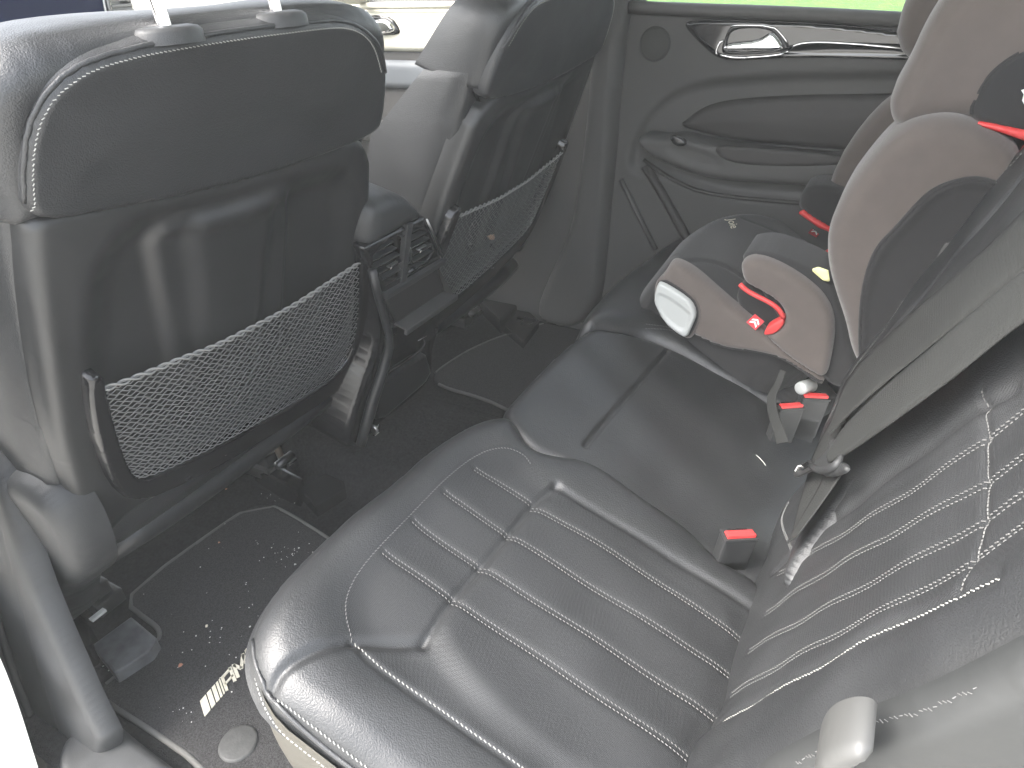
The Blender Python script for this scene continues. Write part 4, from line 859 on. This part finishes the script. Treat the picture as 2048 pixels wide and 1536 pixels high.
SP = Plane((-.55, .35, .75), .155, (1, 0, 0))
st_ = web('loose_strap', SP, [(1561, 739), (1552, 765), (1538, 785), (1533, 805), (1537, 835), (1548, 865), (1554, 888)], [(1573, 744), (1564, 770), (1553, 790), (1553, 812), (1560, 835), (1570, 862), (1579, 884)], M_WEB, None)
tag(st_, 'short loose black webbing strap hanging over the middle seat beside the red buckles', 'strap')
belt = thing('seat_belt', 'folded black seat belt with dark latch tongue lying across the rear backrest', 'seat belt')
BB = Plane((0, 1, .36), .118, (-1, 0, 0)); BB2 = Plane((0, 1, .36), .128, (-1, 0, 0))
# broad web, fold line bright
web('belt_webbing', BB, [(1672, 873), (1687, 815), (1706, 757), (1822, 640), (1960, 520), (2048, 430), (2200, 270)], [(1676, 878), (1700, 850), (1770, 785), (1862, 708), (1960, 625), (2048, 556), (2200, 436)], M_WEB, belt, h0=lambda t, s: .010*(1-t))
web('belt_webbing', BB2, [(1664, 905), (1680, 862), (1770, 775), (1862, 700), (1960, 615), (2048, 545), (2200, 420)], [(1660, 927), (1700, 908), (1780, 852), (1904, 763), (1980, 700), (2048, 647), (2200, 545)], M_WEB, belt, h0=lambda t, s: .004*math.sin(s*3.1))
web('belt_webbing', BB, [(1735, 728), (1660, 830), (1620, 905), (1612, 940), (1590, 1010), (1575, 1075)], [(1706, 757), (1690, 815), (1672, 873), (1655, 935), (1625, 1000), (1598, 1050)], M_WEB, belt, off=-.004)
web('belt_webbing', BB, [(1650, 942), (1630, 985), (1596, 1040), (1572, 1085)], [(1680, 948), (1655, 985), (1630, 1020), (1592, 1070)], M_WEB, belt, off=-.001)
tg = prism('latch_tongue', BB2, [(1592, 951), (1603, 934), (1625, 922), (1632, 930), (1630, 942), (1600, 956), (1594, 956)], .003, M_METAL, belt, off=.004, bev=.0008)
prism('tongue_slot', BB2, [(1602, 944), (1608, 934), (1622, 927), (1625, 936), (1612, 944)], .001, M_GLOSS, tg, off=.0052, bev=0)
tube('tongue_mark', [BB2.ray(1598, 947)+BB2.n*.0060, BB2.ray(1604, 937)+BB2.n*.0060, BB2.ray(1610, 936)+BB2.n*.0060], .0009, M_WHITE, tg, 6)
hk = tube('tongue_body', [BB2.ray(u, v)+BB2.n*.004 for u, v in ((1628, 935), (1642, 944), (1660, 944), (1676, 938), (1684, 928), (1690, 915))], [.004, .005, .0055, .0055, .005, .003], M_PLAST, belt, 12, it=2)
pad('tongue_plate', BB2, [(1626, 926), (1655, 905), (1662, 880), (1672, 876), (1668, 900), (1660, 928), (1676, 934), (1690, 922), (1696, 938), (1670, 950), (1640, 950)], M_PLAST, belt, r=.002, off=.002, depth=.004, res=.002, it=1)
settle(belt)
o = merge('thread', [tube_pts([CUM.ray(u, v)+np.array([0, 0, .006]) for u, v in ((1511, 915), (1518, 921), (1526, 930), (1530, 936))], .0006, 5)], M_WHITE, None); tag(o, 'short curved white thread lying on the middle seat cushion', 'thread')
o = merge('paper_scrap', [blob(CU.ray(1554, 1160)+np.array([-.004, .004, .03]), .004, .5)], M_YEL, None, False); tag(o, 'tiny pale yellow scrap stuck in the gap beside the near backrest', 'scrap')
# parked objects outside: white van side and far verge
vq_ = [(4.0, 2.6, -.4), (4.0, 6.5, -.4)]
ov = box('garden_wall', (9, 7.4, .0), (.3, 5, .9), mat('stone_wall', (.35, .32, .28), .9, bump=[('noise', 20, 1, .05)], var=.3, varscale=5), None, bev=.02); tag(ov, 'pale stone garden wall seen outside at the edge of the lawn', 'wall')

# ================================================================= lens veil, built as a thin volume
hz = box('lens_veil', (.2, .6, .38), (2.9, 3.2, 1.9), M_LINER, None, bev=0); hz.data.materials.clear()  # made-up fog volume standing for the veiling glare of the lens
hm = bpy.data.materials.new('veil_volume'); hm.use_nodes = True; t = hm.node_tree; t.nodes.clear(); o = t.nodes.new('ShaderNodeOutputMaterial'); v = t.nodes.new('ShaderNodeVolumePrincipled')
v.inputs['Color'].default_value = (.93, .95, .93, 1); v.inputs['Density'].default_value = .015; t.links.new(v.outputs[0], o.inputs['Volume']); hz.data.materials.append(hm)
tag(hz, 'thin pale volume added through the cabin in place of lens veil', 'lens_veil', kind='stuff')
